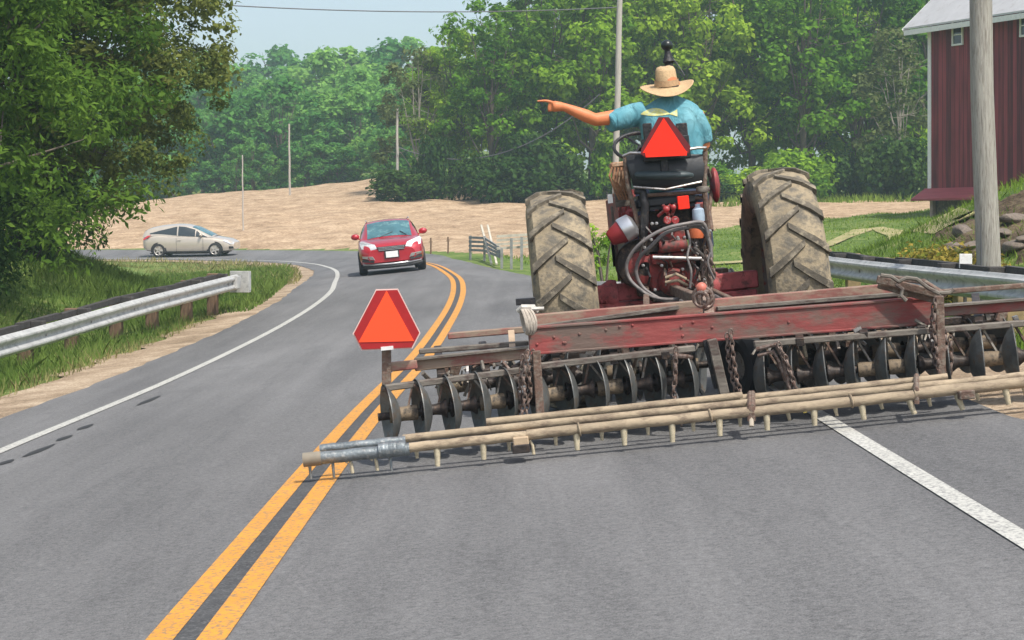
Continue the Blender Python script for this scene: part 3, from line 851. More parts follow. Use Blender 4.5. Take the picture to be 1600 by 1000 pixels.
# ------------------------------------------------------------------ vegetation
def leaf_cloud(centers, radii, n_per, size, flat=.75, seed=0, long=1.9, shell=.55, up=.75, tints=None):
    """small rhombic leaves gathered in clumps; returns vertices, quads and a tint per vertex"""
    r = np.random.default_rng(seed)
    C = np.repeat(np.array(centers), n_per, 0); Rr = np.repeat(np.array(radii), n_per)
    N = len(C)
    u = r.normal(size=(N, 3)); u /= np.linalg.norm(u, axis=1)[:, None]
    rad = Rr * (shell + (1 - shell) * r.random(N)) * np.where(r.random(N) < .25, r.random(N), 1)
    p = C + u * rad[:, None] * np.array([1, 1, flat])
    nrm = u * .8 + r.normal(size=(N, 3)) * .55 + np.array([0, 0, up]); nrm /= np.linalg.norm(nrm, axis=1)[:, None]
    t = r.normal(size=(N, 3)) + np.array([0, 0, -.5]) + u * .5
    t -= nrm * (t * nrm).sum(1)[:, None]; t /= np.linalg.norm(t, axis=1)[:, None]
    b = np.cross(nrm, t)
    s = size * (.6 + .8 * r.random(N))[:, None]
    V = np.empty((N, 4, 3))
    V[:, 0] = p - t * s * .5; V[:, 2] = p + t * s * .5 - nrm * s * .12
    V[:, 1] = p + b * s * .5 / long * 1.0 + t * s * .06; V[:, 3] = p - b * s * .5 / long + t * s * .06
    ct = r.random(len(centers)) if tints is None else np.array(tints)
    tv = np.clip(np.repeat(ct, n_per) * .7 + r.random(N) * .45 - .08, 0, 1)
    return V.reshape(-1, 3), np.arange(N * 4), np.repeat(tv, 4)

def crown_mesh(name, parts, mat_):
    V = np.concatenate([p[0] for p in parts]); tv = np.concatenate([p[2] for p in parts])
    me = np_mesh(name, V, np.arange(len(V)), 4)
    at = me.attributes.new("tint", 'FLOAT', 'POINT'); at.data.foreach_set("value", tv.astype(np.float32))
    me.materials.append(mat_)
    return me

def lobed_crown(seed, H, z0, R, n_lobe, clump_r, density, squeeze=1.0, top=.55):
    """clump centres spread over an uneven union of lobes"""
    r = random.Random(seed); lobes = []
    for k in range(n_lobe):
        t = (k + r.random()) / n_lobe
        z = z0 + (H - z0) * (.14 + .72 * t)
        w = math.sin(math.pi * min(1, max(.12, (z - z0) / (H - z0) * .82 + .16))) ** .7
        a = k * 2.4 + r.uniform(-.5, .5); dd = R * w * r.uniform(.25, .62)
        lobes.append((Vector((math.cos(a) * dd, math.sin(a) * dd * squeeze, z)), R * r.uniform(.42, .66) * (.65 + .45 * w)))
    lobes.append((Vector((0, 0, z0 + (H - z0) * .55)), R * .72)); lobes.append((Vector((r.uniform(-.2, .2) * R, 0, H - R * top)), R * .55))
    cs, rs, ts = [], [], []
    for c, lr in lobes:
        lt = r.random()
        n = max(5, int(density * lr * lr / (clump_r * clump_r)))
        for k in range(n):
            v = Vector((r.gauss(0, 1), r.gauss(0, 1), r.gauss(0, 1))).normalized()
            if v.z < -.6 and r.random() < .6: v.z = -v.z
            p = c + v * lr * r.uniform(.72, 1.02)
            inside = sum(1 for c2, l2 in lobes if (p - c2).length < l2 * .72)
            if inside and r.random() < .8: continue
            if p.z < z0 - clump_r * .5: continue
            cs.append(tuple(p)); rs.append(clump_r * r.uniform(.55, 1.25)); ts.append(min(1, max(0, lt * .55 + r.random() * .45)))
    return cs, rs, ts, lobes

def trunk_mesh(name, seed, H, r0, lobes, mat_, lean=.0, fork=None):
    r = random.Random(seed); mb = MB()
    n = 7; top = H * .72
    pts = [(lean * k / n + r.uniform(-.1, .1) * k / n, r.uniform(-.1, .1) * k / n, top * k / n - .3) for k in range(n + 1)]
    mb.tube(pts, [r0 * (1.25 if k == 0 else 1) * (1 - .8 * k / n) for k in range(n + 1)], 9)
    for c, lr in lobes:
        k = r.randint(2, n - 2) if c.z > H * .3 else 2
        a = Vector(pts[k]); b = c
        if b.z < a.z: a = Vector(pts[1])
        mid = a.lerp(b, .5) + Vector((r.uniform(-.2, .2), r.uniform(-.2, .2), -.05 * H * r.random()))
        mb.tube([a, mid, b, b + (b - a).normalized() * lr * .6], [r0 * .38, r0 * .25, r0 * .13, r0 * .03], 6)
        for q in range(3):
            v = Vector((r.gauss(0, 1), r.gauss(0, 1), r.gauss(0, .6) + .3)).normalized()
            mb.tube([b, b + v * lr * .5, b + v * lr * .9 + Vector((0, 0, .1))], [r0 * .11, r0 * .07, r0 * .02], 5)
    me = mb.mesh(name, 50); me.materials.append(mat_)
    return me

def tree_proto(seed, H, z0, R, n_lobe, clump_r, density, n_per, leaf, lm, bark, r0, lean=0, flat=.75, squeeze=1, long=1.9):
    cs, rs, ts, lobes = lobed_crown(seed, H, z0, R, n_lobe, clump_r, density, squeeze)
    return (trunk_mesh("trunk", seed, H, r0, lobes, bark, lean), crown_mesh("crown", [leaf_cloud(cs, rs, n_per, leaf, flat, seed, long=long, tints=ts)], lm))

def plant_tree(proto, name, label, cat, x, y, sc=1.0, rz=0.0, group=None, sz=None, dz=0, wide=1.0):
    t = thing(name, label, cat, group, (x, y, gz(x, y) - .1 + dz), (0, 0, rz))
    t.scale = (sc * wide, sc * wide, sz or sc)
    for nm, me in (("trunk", proto[0]), ("crown", proto[1])):
        if me is not None: mesh_obj(nm, me, None, t)
    return t

# near trees on the left
ash = tree_proto(11, 11.5, 1.2, 4.7, 14, .72, 2.6, 190, .155, M['leaf_ash'], M['bark'], .28, long=2.6)
plant_tree(ash, "ash_tree", "bright green leafy tree overhanging the far left roadside", "tree", -10.9, 29.5, rz=.4)
oak = tree_proto(23, 12.0, 2.0, 5.9, 17, .66, 2.2, 130, .155, M['leaf_oak'], M['bark'], .30, long=1.7)
plant_tree(oak, "oak_tree", "olive green tree reaching its branches into the open sky", "tree", -11.2, 41.0, rz=3.1)
oak2 = tree_proto(29, 10.5, 1.7, 4.6, 14, .68, 2.6, 170, .15, M['leaf_ash'], M['bark'], .26, long=2.0)
plant_tree(oak2, "roadside_tree", "mid green tree filling the shade beneath the olive crown", "tree", -11.3, 35.8, sc=1.0, rz=3.3)
plant_tree(oak, "oak_tree", "shorter olive green tree drooping over the bend toward the cream hatchback", "tree", -10.3, 40.0, sc=.62, rz=5.2)
bush_cs = lambda seed, R, H, n: ([(R * random.Random(seed * 97 + k).uniform(-1, 1) * .75, R * random.Random(seed * 89 + k).uniform(-1, 1) * .75, H * (.15 + .7 * random.Random(seed * 83 + k).random())) for k in range(n)], [R * .42 * random.Random(seed * 7 + k).uniform(.7, 1.2) for k in range(n)])
def bush_proto(seed, R, H, n, n_per, leaf, lm, long=1.9):
    cs, rs = bush_cs(seed, R, H, n)
    mb = MB(); r = random.Random(seed)
    for k in range(7):
        a = r.uniform(0, 6.28); mb.tube([(.05 * math.cos(a), .05 * math.sin(a), -.1), (R * .3 * math.cos(a), R * .3 * math.sin(a), H * .45), (R * .6 * math.cos(a), R * .6 * math.sin(a), H * .8)], [.035, .02, .008], 5)
    st = mb.mesh("stem", 50); st.materials.append(M['bark'])
    return (st, crown_mesh("foliage", [leaf_cloud(cs, rs, n_per, leaf, .85, seed, long=long)], lm))
def plant_bush(proto, name, label, cat, x, y, sc=1, rz=0, group=None, sz=None):
    t = thing(name, label, cat, group, (x, y, gz(x, y) - .05), (0, 0, rz)); t.scale = (sc, sc, sz or sc)
    mesh_obj("stem", proto[0], None, t); mesh_obj("foliage", proto[1], None, t)
    return t
shrub = bush_proto(3, 1.5, 1.9, 46, 130, .13, M['leaf_dark'])
for k, (x, y, s, lab) in enumerate([(-10.1, 37.6, 1.0, "dark shrub at the right end of the shaded thicket"), (-11.6, 36.0, 1.15, "dark shrub in the middle of the shaded left thicket"), (-10.6, 33.4, .95, "dark shrub lowest in the shaded left thicket"), (-12.6, 40.5, 1.2, "dark shrub deepest in the shaded left thicket")]):
    plant_bush(shrub, "shaded_shrub", lab, "shrub", x, y, s, k * 1.7, "dark shrubs under the left trees")

# wood beyond the field on the right
wood = [tree_proto(s, 17, 1.6, 4.7, 15, 1.15, 1.75, 96, .40, M['leaf_mid'], M['bark'], .30, long=1.6) for s in (41, 42, 43)]
thin = tree_proto(51, 14, 1.6, 4.4, 13, .95, 1.2, 60, .40, M['leaf_brown'], M['bark_pale'], .22, long=1.7)
def at_col(px, d): return (px - 800) / FOCAL * d
front = [(655, 119, 0.70, "grey-green thin-leaved tree at the left edge of the big wood", 't'), (705, 121, .68, "bright tree sloping down to the sky gap at the wood's left", 0),
         (768, 118, .77, "lush tree left of the pointing hand, darkest at its foot", 1), (850, 121, .95, "broad tree directly behind the pointing hand", 2), (925, 118, .98, "tree filling the gap left of the slim pale pole", 0),
         (1010, 122, 1.04, "tree rising behind the driver's straw hat", 1), (1090, 119, .98, "tree just right of the driver's shoulder", 2), (1175, 122, 1.03, "bright tree above the right rear tyre", 0),
         (1255, 119, 1.0, "large pale-topped tree midway between tyre and barn", 1), (1335, 124, 1.02, "tall tree left of the barn with dark hollow", 2), (1405, 117, .80, "smaller tree with visible stems close to the barn", 't2'), (1452, 125, 1.05, "tall tree touching the barn's white corner", 0), (1530, 128, 1.05, "tree mostly hidden behind the barn", 1)]
for k, (px, d, s, lab, kind) in enumerate(front):
    pr = thin if kind == 't' else (thin if kind == 't2' else wood[kind])
    plant_tree(pr, "broadleaf_tree", lab, "tree", at_col(px, d), d, s, k * 1.37, "trees along the front of the right wood")
for k in range(22):
    px = 700 + (k % 11) * 82 + random.uniform(-20, 20); d = 134 + (k // 11) * 13 + random.uniform(-3, 3)
    plant_tree(wood[k % 3], "broadleaf_tree", "leafy tree in the depth of the right wood, behind its front row", "tree", at_col(px, d), d, random.uniform(.98, 1.12) * (.62 if px < 790 else (.85 if px < 860 else 1)), random.uniform(0, 6), "trees deep in the right wood")
low = [bush_proto(61, 2.3, 3.4, 40, 85, .34, M['leaf_dark'], 1.6), bush_proto(62, 2.3, 3.0, 40, 85, .34, M['leaf_mid'], 1.6)]  # the dark leaf colour stands in for shade at the wood's foot
r_ = random.Random(31)
for k in range(20):
    px = 648 + k * 43 + r_.uniform(-16, 16); w_ = 0 if r_.random() < .72 else 1
    d = 114 + r_.uniform(-1.5, 3)
    plant_bush(low[w_], "wood_edge_bush", ("dark bush", "mid green bush")[w_] + " at the foot of the right wood along the field edge", "bush", at_col(px, d), d, r_.uniform(.5, 1.15), k * 1.1, ("dark bushes at the wood edge", "green bushes at the wood edge")[w_], r_.uniform(.5, 1.5))

# hill wood on the left
hill = [tree_proto(s, 14, .6, 5.4, 13, 1.30, 1.5, 60, .66, M['leaf_far'], M['bark'], .28, long=1.5) for s in (71, 72)]
r_ = random.Random(5)
for row, (d, n, lo, hi, s0) in enumerate([(166, 12, 60, 690, .62), (184, 12, 90, 700, .80), (206, 11, 60, 690, .92), (234, 10, 80, 700, 1.0), (268, 9, 60, 690, 1.1)]):
    for k in range(n):
        px = lo + (hi - lo) * (k + .5) / n + r_.uniform(-18, 18)
        x = at_col(px, d)
        lab = "bright green tree along the crest of the tan field" if row == 0 else ("hazy blue-green tree along the skyline of the far hill" if row == 4 else "green tree on the wooded slope between field crest and skyline")
        grp = "trees along the field crest" if row == 0 else ("trees on the far skyline" if row == 4 else "trees on the hill slope")
        plant_tree(hill[(k + row) % 2], "hillside_tree", lab, "tree", x, d + r_.uniform(-5, 5), s0 * r_.uniform(.85, 1.18), r_.uniform(0, 6), grp, wide=1.3 if row > 2 else 1.1)
for k in range(16):
    px = 110 + k * 35 + r_.uniform(-18, 18); d = 154 + r_.uniform(0, 6)
    plant_tree(hill[k % 2], "crest_sapling", "low bushy sapling on the crest line of the tan field", "sapling", at_col(px, d), d, r_.uniform(.22, .42), k * 1.3, "saplings along the field crest", r_.uniform(.18, .34))

# small things growing near the tractor and the rails
sap = bush_proto(81, .55, 1.5, 16, 60, .12, M['leaf_mid'])
plant_bush(sap, "sapling", "small leafy sapling seen between the left tractor tyre and the seat", "plant", at_col(945, 42), 42, 1.0, 0)
yel = bush_proto(83, .7, .75, 26, 70, .09, M['weed_yellow'])
for k, (px, d, s) in enumerate([(1490, 24.5, 1.0), (1520, 23.6, .8), (1462, 26, .8)]):
    plant_bush(yel, "yellowing_weed", ("yellow-tipped weed clump behind the white marker", "yellow-tipped weed clump touching the thick pole's foot", "yellow-tipped weed clump furthest from the thick pole")[k], "weed", at_col(px, d), d, s, k * 2)
wd = bush_proto(85, .45, .75, 18, 60, .09, M['leaf_mid'])
for k, (x, y, s) in enumerate([(7.2, 23.5, 1.0), (6.6, 22.6, .7), (7.7, 24.4, 1.0), (8.2, 25.6, 1.2)]):
    plant_bush(wd, "bank_weed", "green weed clump on the bank right of the thick pole", "weed", x, y, s, k, "green weeds right of the thick pole")

def grass(name, n, sampler, hmin, hmax, width, mat_, seed, lean=.35):
    r = np.random.default_rng(seed)
    x, y = sampler(r, n)
    z = ground(x, y) - .03
    _, d = road_frame(x, y)
    h = (hmin + (hmax - hmin) * r.random(len(x)) ** 1.6)
    patch = .55 + .45 * np.sin(x * 1.1 + 1.3 * np.sin(y * .4)) * np.sin(y * .7 + x * .2)
    h = h * (.55 + .65 * patch)
    a = r.random(len(x)) * 6.283; wv = np.stack([np.cos(a), np.sin(a), 0 * a], 1) * (width * (.6 + .8 * r.random(len(x))))[:, None]
    ln = r.normal(size=(len(x), 2)) * (lean * h)[:, None]
    B = np.stack([x, y, z], 1); T = B + np.column_stack([ln, h]); Mi = B + np.column_stack([ln * .35, h * .55])
    V = np.stack([B - wv, B + wv, Mi + wv * .7, T, Mi - wv * .7], 1).reshape(-1, 3)
    me = np_mesh(name, V, np.arange(len(V)), 5)
    at = me.attributes.new("tint", 'FLOAT', 'POINT')
    tv = np.clip(r.random(len(x)) * .5 + patch * .5, 0, 1)
    at.data.foreach_set("value", np.repeat(tv, 5).astype(np.float32))
    me.materials.append(mat_)
    return tag(mesh_obj(name, me), kind="stuff")
def verge(x0, x1, y0, y1, dmin, dmax):
    def f(r, n):
        x = x0 + (x1 - x0) * r.random(n * 3); y = y0 + (y1 - y0) * r.random(n * 3) ** 1.0
        _, d = road_frame(x, y)
        k = (d > dmin) & (d < dmax) & ~is_field(x, y)
        return x[k][:n], y[k][:n]
    return f
grass("roadside_grass", 52000, verge(-13, -5, 12, 46, -12, -4.95), .08, .28, .007, M['grass'], 1)
grass("roadside_grass", 22000, verge(-14, -4, 36, 66, -9, -4.2), .10, .32, .014, M['grass'], 2)
grass("roadside_grass", 9000, verge(-12, -5, 14, 46, -5.6, -4.7), .05, .20, .007, M['grass_dry'], 3)
grass("roadside_grass", 52000, verge(3.8, 14, 12, 46, 5.2, 16), .06, .22, .009, M['lawn'], 4)
grass("roadside_grass", 30000, verge(-1, 22, 40, 84, 3.9, 30), .05, .16, .018, M['lawn'], 5)
grass("roadside_grass", 8000, verge(-22, -5, 48, 82, -9, -3.9), .06, .26, .018, M['grass_dry'], 6)
grass("roadside_grass", 9000, verge(4.3, 8, 12, 34, 5.4, 9), .08, .26, .008, M['grass'], 8)
grass("roadside_grass", 7000, verge(-9.6, -5.6, 13, 38, -8.5, -5.2), .14, .40, .006, M['grass'], 9)
def strip(r, n):
    x = 8 + 30 * r.random(n); y = 108 + 12 * r.random(n); return x, y
grass("roadside_grass", 6000, strip, .2, .6, .04, M['lawn'], 10)

# ------------------------------------------------------------------ tractor, harrow, drag, driver
ROLL = -math.atan(.1)
class Frame:
    """local axes of a machine standing on the banked road; P() reads a point of the photo at a given distance"""
    def __init__(self, x, y):
        self.m = Matrix.Translation((x, y, gz(x, y))) @ Matrix.Rotation(ROLL, 4, 'Y')
        self.inv = self.m.inverted()
    def P(self, px, py, d): return self.inv @ world_at(px, py, d)
    def put(self, o): o.matrix_world = self.m; return o

TF = Frame(1.16, 13.0)
tractor = thing("tractor", "old red row-crop tractor with tall muddy rear tyres pulling the harrow", "tractor")
TF.put(tractor)
P = TF.P

def tyre_mesh(R, W, lugs, name="tyre"):
    mb = MB(); h = W / 2; k = R / .83
    prof = [(R * .60, -h * .80), (R * .68, -h * .97), (R * .80, -h * 1.03), (R * .875, -h * .98), (R * .932, -h * .84), (R * .958, -h * .5), (R * .966, 0), (R * .958, h * .5), (R * .932, h * .84), (R * .875, h * .98), (R * .80, h * 1.03), (R * .68, h * .97), (R * .60, h * .80)]
    mb.lathe(prof, (0, 0, 0), (1, 0, 0), 64, closed=True)
    carcass = mb; mb = MB()
    for s in (-1, 1):
        for q in range(lugs):
            a0 = 2 * math.pi * (q + (.5 if s > 0 else 0)) / lugs
            segs = 6; vs = []
            for j in range(segs + 1):
                t = j / segs
                x = s * (h * 1.0 * (1 - t) + (-.22 * h) * t)
                a = a0 + (t * .215) * (1 + .12 * t)       # centre end leads: chevron points up at the back
                rb = R * .91 if t < .2 else R * .945
                rt = R * (.938 + .052 * min(1, t * 2.6 + .12)); wid = .025 * k * (1.25 - .3 * t) / R
                for da, rr in ((-wid * 1.35, rb - .01), (-wid, rt), (wid, rt), (wid * 1.35, rb - .01)):
                    A = a + da
                    vs.append((x, -rr * math.cos(A), rr * math.sin(A)))
            fs = []
            for j in range(segs):
                for c in range(3): fs.append((j * 4 + c, j * 4 + c + 1, (j + 1) * 4 + c + 1, (j + 1) * 4 + c))
            fs += [(0, 1, 2, 3), tuple(segs * 4 + c for c in (3, 2, 1, 0))]
            mb.add(vs, fs)
    return carcass.mesh(name, 35), mb.mesh("tread_lugs", 35)

RW = .80
tm, lug_me = tyre_mesh(RW, .425, 18); tm.materials.append(M['tyre_mud']); lug_me.materials.append(M['lug'])
mb = MB()
mb.lathe([(.50, -.17), (.53, -.17), (.50, -.12), (.47, -.08), (.47, .08), (.50, .12), (.53, .17), (.50, .17)], n=40)
mb.lathe([(.02, -.05), (.16, -.06), (.20, -.03), (.46, .03), (.48, .05), (.46, .06), (.20, .0), (.02, .02)], n=40)
mb.lathe([(.0, -.11), (.075, -.11), (.09, -.05), (.0, -.04)], n=20)
for k in range(8):
    a = k * math.pi / 4; mb.lathe([(.0, -.03), (.018, -.03), (.018, 0)], (-.035, .12 * math.cos(a), .12 * math.sin(a)), (1, 0, 0), 8)
rim_me = mb.mesh("rim", 40); rim_me.materials.append(mat("dirty_rim_steel", (.22, .19, .16), .7, .3, var=.3, scale=6, col2=(.28, .07, .05), amount=.35))
TRK = .845
for s in (-1, 1):
    wobj = mesh_obj("rear_wheel", rim_me, None, tractor); wobj.location = (-.705 if s < 0 else .905, 0, RW - .012)
    wobj.rotation_euler = (.13 * (1 + s), 0, 0 if s < 0 else math.pi)
    ty = mesh_obj("tyre", tm, None, wobj); mesh_obj("tread_lugs", lug_me, None, wobj)

# tyre chevrons must point the same way on both sides: rotate pi about Z flips the lug lean, so undo it
for o_ in [c for c in COL.objects if c.parent == tractor and c.name.startswith("rear_wheel")]:
    o_.rotation_euler[2] = 0

# axle beam right across behind the seat column
mb = MB()
a, b = P(912, 463, 13.0), P(1245, 428, 13.0)
zc = (a.z + b.z) / 2
mb.box((0, .0, zc), (1.40, .16, .125)); mb.box((0, -.05, zc - .115), (1.36, .10, .09))
for k in range(9):
    mb.box((-.62 + k * .035, -.085, zc - .055), (.02, .03, .035))
for s in (-1, 1):
    mb.lathe([(.11, 0), (.12, .05), (.08, .12), (.06, .3)], (s * .32, 0, zc - .02), (s, 0, 0), 20)
axle = mb.build("axle_housing", mat("pinkish_red_casting", (.40, .085, .085), .7, var=.35, scale=7, col2=(.15, .05, .045), amount=.38, bump=.3), tractor, bevel=.012)
# gearbox and hydraulic housings under the seat
mb = MB()
def pbox(mb, x0, y0, x1, y1, d, depth, R=None):
    a, b = P(x0, y0, d), P(x1, y1, d)
    mb.box(((a.x + b.x) / 2, (a.y + b.y) / 2 + depth / 2, (a.z + b.z) / 2), (abs(b.x - a.x), depth, abs(b.z - a.z)), R)
pbox(mb, 1012, 392, 1092, 462, 12.75, .9)
pbox(mb, 1030, 362, 1074, 396, 12.70, .5)
pbox(mb, 1004, 336, 1050, 372, 12.95, .5); pbox(mb, 1074, 318, 1112, 372, 12.9, .45)
pbox(mb, 1018, 398, 1086, 408, 12.68, .2)
c = P(1052, 384, 12.66); mb.lathe([(.0, -.10), (.045, -.10), (.045, .10), (.0, .10)], c, (1, 0, 0), 18)
c = P(1052, 440, 12.70); mb.lathe([(.0, -.06), (.075, -.05), (.10, 0), (.12, .1)], c, (0, 1, 0), 22)
c = P(1008, 420, 12.8); mb.lathe([(.05, -.05), (.13, -.04), (.15, .0), (.13, .2)], c, (0, 1, 0), 24)
mb.build("transmission_case", M['red_paint'], tractor, bevel=.010)
mb = MB()
pbox(mb, 1014, 330, 1098, 352, 12.9, .5); pbox(mb, 990, 398, 1014, 462, 12.85, .4); pbox(mb, 1090, 384, 1112, 464, 12.85, .35)
pbox(mb, 1032, 352, 1062, 364, 12.74, .2); pbox(mb, 1018, 455, 1090, 466, 12.72, .25); pbox(mb, 1082, 372, 1100, 402, 12.78, .15)
c = P(1000, 412, 12.80); mb.lathe([(.04, -.03), (.17, -.03), (.18, .02), (.15, .08)], c, (0, 1, 0), 28)
pbox(mb, 1005, 378, 1030, 398, 12.75, .2)
mb.build("drive_casting", M['dark_rust'], tractor, bevel=.008)
# plumbing, bolts, levers
mb = MB()
r = random.Random(4)
for k in range(30):
    px, py = r.uniform(1000, 1110), r.uniform(336, 462)
    mb = MB(); mb.lathe([(.0, -.012), (.011, -.010), (.011, .06)], P(px, py, 12.64), (0, 1, 0), 8); mb.build("bolt", M["steel"], tractor)
for k in range(22):
    px, py = r.uniform(1004, 1100), r.uniform(345, 445)
    q = [P(px, py, 12.68), P(px + r.uniform(-6, 14), py + r.uniform(6, 14), 12.60), P(px + r.uniform(-14, 14), py + r.uniform(18, 30), 12.68)]
    mb = MB(); mb.tube(q, r.uniform(.006, .011), 7); mb.build("pipe", M[r.choice(['steel', 'rust', 'black_iron', 'hose'])], tractor)
for q, w in (([P(1020, 402, 12.6), P(1096, 404, 12.6)], .014), ([P(1040, 434, 12.6), P(1056, 428, 12.58), P(1072, 436, 12.6)], .011), ([P(1040, 441, 12.6), P(1060, 438, 12.56), P(1074, 446, 12.6)], .011)):
    mb = MB(); mb.tube(q, w, 9); mb.build("pipe", M['straw_pipe'] if w < .012 else M['steel'], tractor)
mb = MB()
for px0, py0, px1, py1 in ((1028, 338, 1048, 320), (1046, 338, 1036, 320), (1050, 336, 1056, 318)):
    mb.tube([P(px0, py0, 12.7), P(px1, py1, 12.66)], .012, 8)
mb.ball(P(1041, 327, 12.64), .026); mb.ball(P(1052, 324, 12.64), .022)
for px in (1043, 1055): mb.lathe([(.0, -.03), (.026, -.03), (.03, .02)], P(px, 344, 12.62), (0, 1, 0), 14)
mb.build("remote_valve", mat("red_valve", (.34, .03, .03), .5, .1, col2=(.4, .37, .34), amount=.35, scale=20), tractor)
mb = MB(); pbox(mb, 1058, 307, 1078, 326, 12.62, .03)
mb.build("reflector", M['sign_red_panel'], tractor, smooth=0, bevel=.004)
mb = MB(); c = P(1091, 334, 12.66); mb.lathe([(.0, -.055), (.042, -.055), (.045, -.02), (.042, .03), (.018, .05), (.018, .07), (.0, .07)], c, (0, 0, 1), 18)
mb.build("fluid_bottle", mat("blue_white_bottle", (.42, .52, .62), .35, 0, var=.25, scale=12), tractor)
mb = MB(); c = P(1088, 362, 12.64); mb.lathe([(.0, -.05), (.05, -.045), (.055, .0), (.04, .06), (.0, .07)], c, (.1, 0, 1), 16)
mb.build("orange_filter", mat("orange_filter_paint", (.50, .12, .04), .5), tractor)

# seat: back panel, cushion, rim, springs
def loft_panel(mb, rows, d):
    """rows of (px_left, px_right, py, distance offset): bent panel with thickness"""
    vs, fs = [], []; nn = 7
    for (xl, xr, y, o) in rows:
        for j in range(nn):
            t = j / (nn - 1); bulge = -.05 * (1 - (2 * t - 1) ** 2)
            vs.append(P(xl + (xr - xl) * t, y, d + o + bulge))
    m = len(rows)
    for (xl, xr, y, o) in rows:
        for j in range(nn):
            t = j / (nn - 1); bulge = -.05 * (1 - (2 * t - 1) ** 2)
            vs.append(P(xl + (xr - xl) * t, y, d + o + bulge + .06))
    N = m * nn
    for i in range(m - 1):
        for j in range(nn - 1):
            a = i * nn + j
            fs.append((a, a + 1, a + nn + 1, a + nn)); fs.append((N + a, N + a + nn, N + a + nn + 1, N + a + 1))
    for i in range(m - 1):
        for e in (0, nn - 1):
            a = i * nn + e; fs.append((a, a + nn, N + a + nn, N + a))
    for e in (0, (m - 1) * nn):
        for j in range(nn - 1): fs.append((e + j, e + j + 1, N + e + j + 1, N + e + j))
    mb.add(vs, fs)
seat = MB()
loft_panel(seat, [(975, 1100, 241, -.02), (979, 1101, 256, -.05), (984, 1100, 272, -.06), (988, 1098, 286, -.05), (991, 1096, 294, -.02)], 12.72)
seat_o = seat.build("seat_back", M['black_vinyl'], tractor, bevel=.01, seg=2)
mb = MB(); loft_panel(mb, [(994, 1082, 267, -.03), (990, 1086, 274, -.055), (996, 1080, 281, -.03)], 12.68)
mb.build("lumbar_pad", mat("grey_green_vinyl", (.035, .052, .056), .5, 0, var=.3, scale=9), seat_o, bevel=.01)
mb = MB(); a, b = P(986, 300, 12.7), P(1098, 328, 12.7)
mb.box(((a.x + b.x) / 2, a.y + .25, (a.z + b.z) / 2), (.47, .50, .11)); mb.build("seat_cushion", M['black_vinyl'], tractor, bevel=.035, seg=3)
mb = MB()
mb.tube([P(973, 244, 12.66), P(985, 239, 12.64), P(1038, 240, 12.60), P(1090, 231, 12.64), P(1103, 231, 12.68)], .011, 8)
mb.tube([P(990, 292, 12.66), P(1040, 296, 12.6), P(1096, 284, 12.66)], .009, 8)
mb.build("seat_rim", M['steel'], seat_o)
mb = MB()
mb.tube([P(976, 246, 12.7), P(981, 290, 12.7), P(992, 330, 12.72), P(1002, 372, 12.76), P(1004, 400, 12.8)], .016, 8)
mb.tube([P(982, 262, 12.74), P(984, 300, 12.78), P(996, 350, 12.8)], .012, 8)
mb.tube([P(1102, 236, 12.7), P(1100, 290, 12.7), P(1104, 330, 12.72), P(1109, 400, 12.76), P(1110, 455, 12.8)], .020, 8)
mb.tube([P(1000, 306, 12.7), P(1100, 300, 12.7)], .014, 8)
mb.tube([P(998, 318, 12.72), P(1104, 308, 12.72)], .012, 8)
mb.build("seat_frame", M['rust'], tractor)
mb = MB(); c = P(996, 290, 12.75)
mb.tube([P(993, 298, 12.7), P(1004, 300, 12.68), P(1008, 320, 12.68), P(1006, 372, 12.7)], .03, 10)
mb.build("suspension_link", M['black_iron'], tractor)
mb = MB(); mb.lathe([(.0, -.025), (.045, -.02), (.05, 0), (.045, .02), (.0, .025)], P(1098, 296, 12.62), (0, 0, 1), 16); mb.build("suspension_spring", M['grey_bar'], tractor)

# SMV style warning triangles
def warning_triangle(parent, at, apexes, name, panel_m, d, F, border=None):
    """apexes: outer hexagon and inner triangle as photo points; built flat, 6 mm thick, at distance d"""
    outer, inner = apexes
    P_ = F.P
    mb = MB(); mb.prism([P_(x, y, d) for x, y in outer], (0, .006, 0)); o_ = mb.build("warning_triangle", border or M['sign_border'], parent, smooth=0)
    mb = MB(); mb.prism([P_(x, y, d - .004) for x, y in inner], (0, .003, 0)); mb.build("panel", panel_m, o_, smooth=0)
    cxx = sum(p[0] for p in outer) / len(outer); cyy = sum(p[1] for p in outer) / len(outer)
    e1 = [((x - cxx) * 1.04 + cxx, (y - cyy) * 1.04 + cyy) for x, y in outer]
    if border: return o_
    mb = MB(); mb.prism([P_(x, y, d + .007) for x, y in e1], (0, .003, 0)); mb.build("white_edge", M['sign_edge'], o_, smooth=0)
    return o_
warning_triangle(tractor, None, ([(1029, 183), (1045, 183), (1079, 229), (1077, 239), (1007, 245), (1001, 240), (1002, 233)], [(1037, 184), (1072, 236), (1004, 239)]), "t", M['sign_red_panel'], 12.52, TF, M['border_dark'])
mb = MB(); pbox(mb, 1004, 193, 1022, 232, 12.60, .05); pbox(mb, 1056, 193, 1077, 228, 12.60, .05); pbox(mb, 1002, 218, 1080, 246, 12.58, .04)
pbox(mb, 1030, 240, 1046, 268, 12.60, .03)
mb.build("sign_bracket", M['black_iron'], tractor, bevel=.006)
mb = MB(); mb.prism([P(1008, 239, 12.515), P(1074, 236, 12.515), P(1073, 243, 12.515), P(1009, 246, 12.515)], (0, -.003, 0))
mb.build("sign_lower_strip", M['sign_red_panel'], tractor, smooth=0)

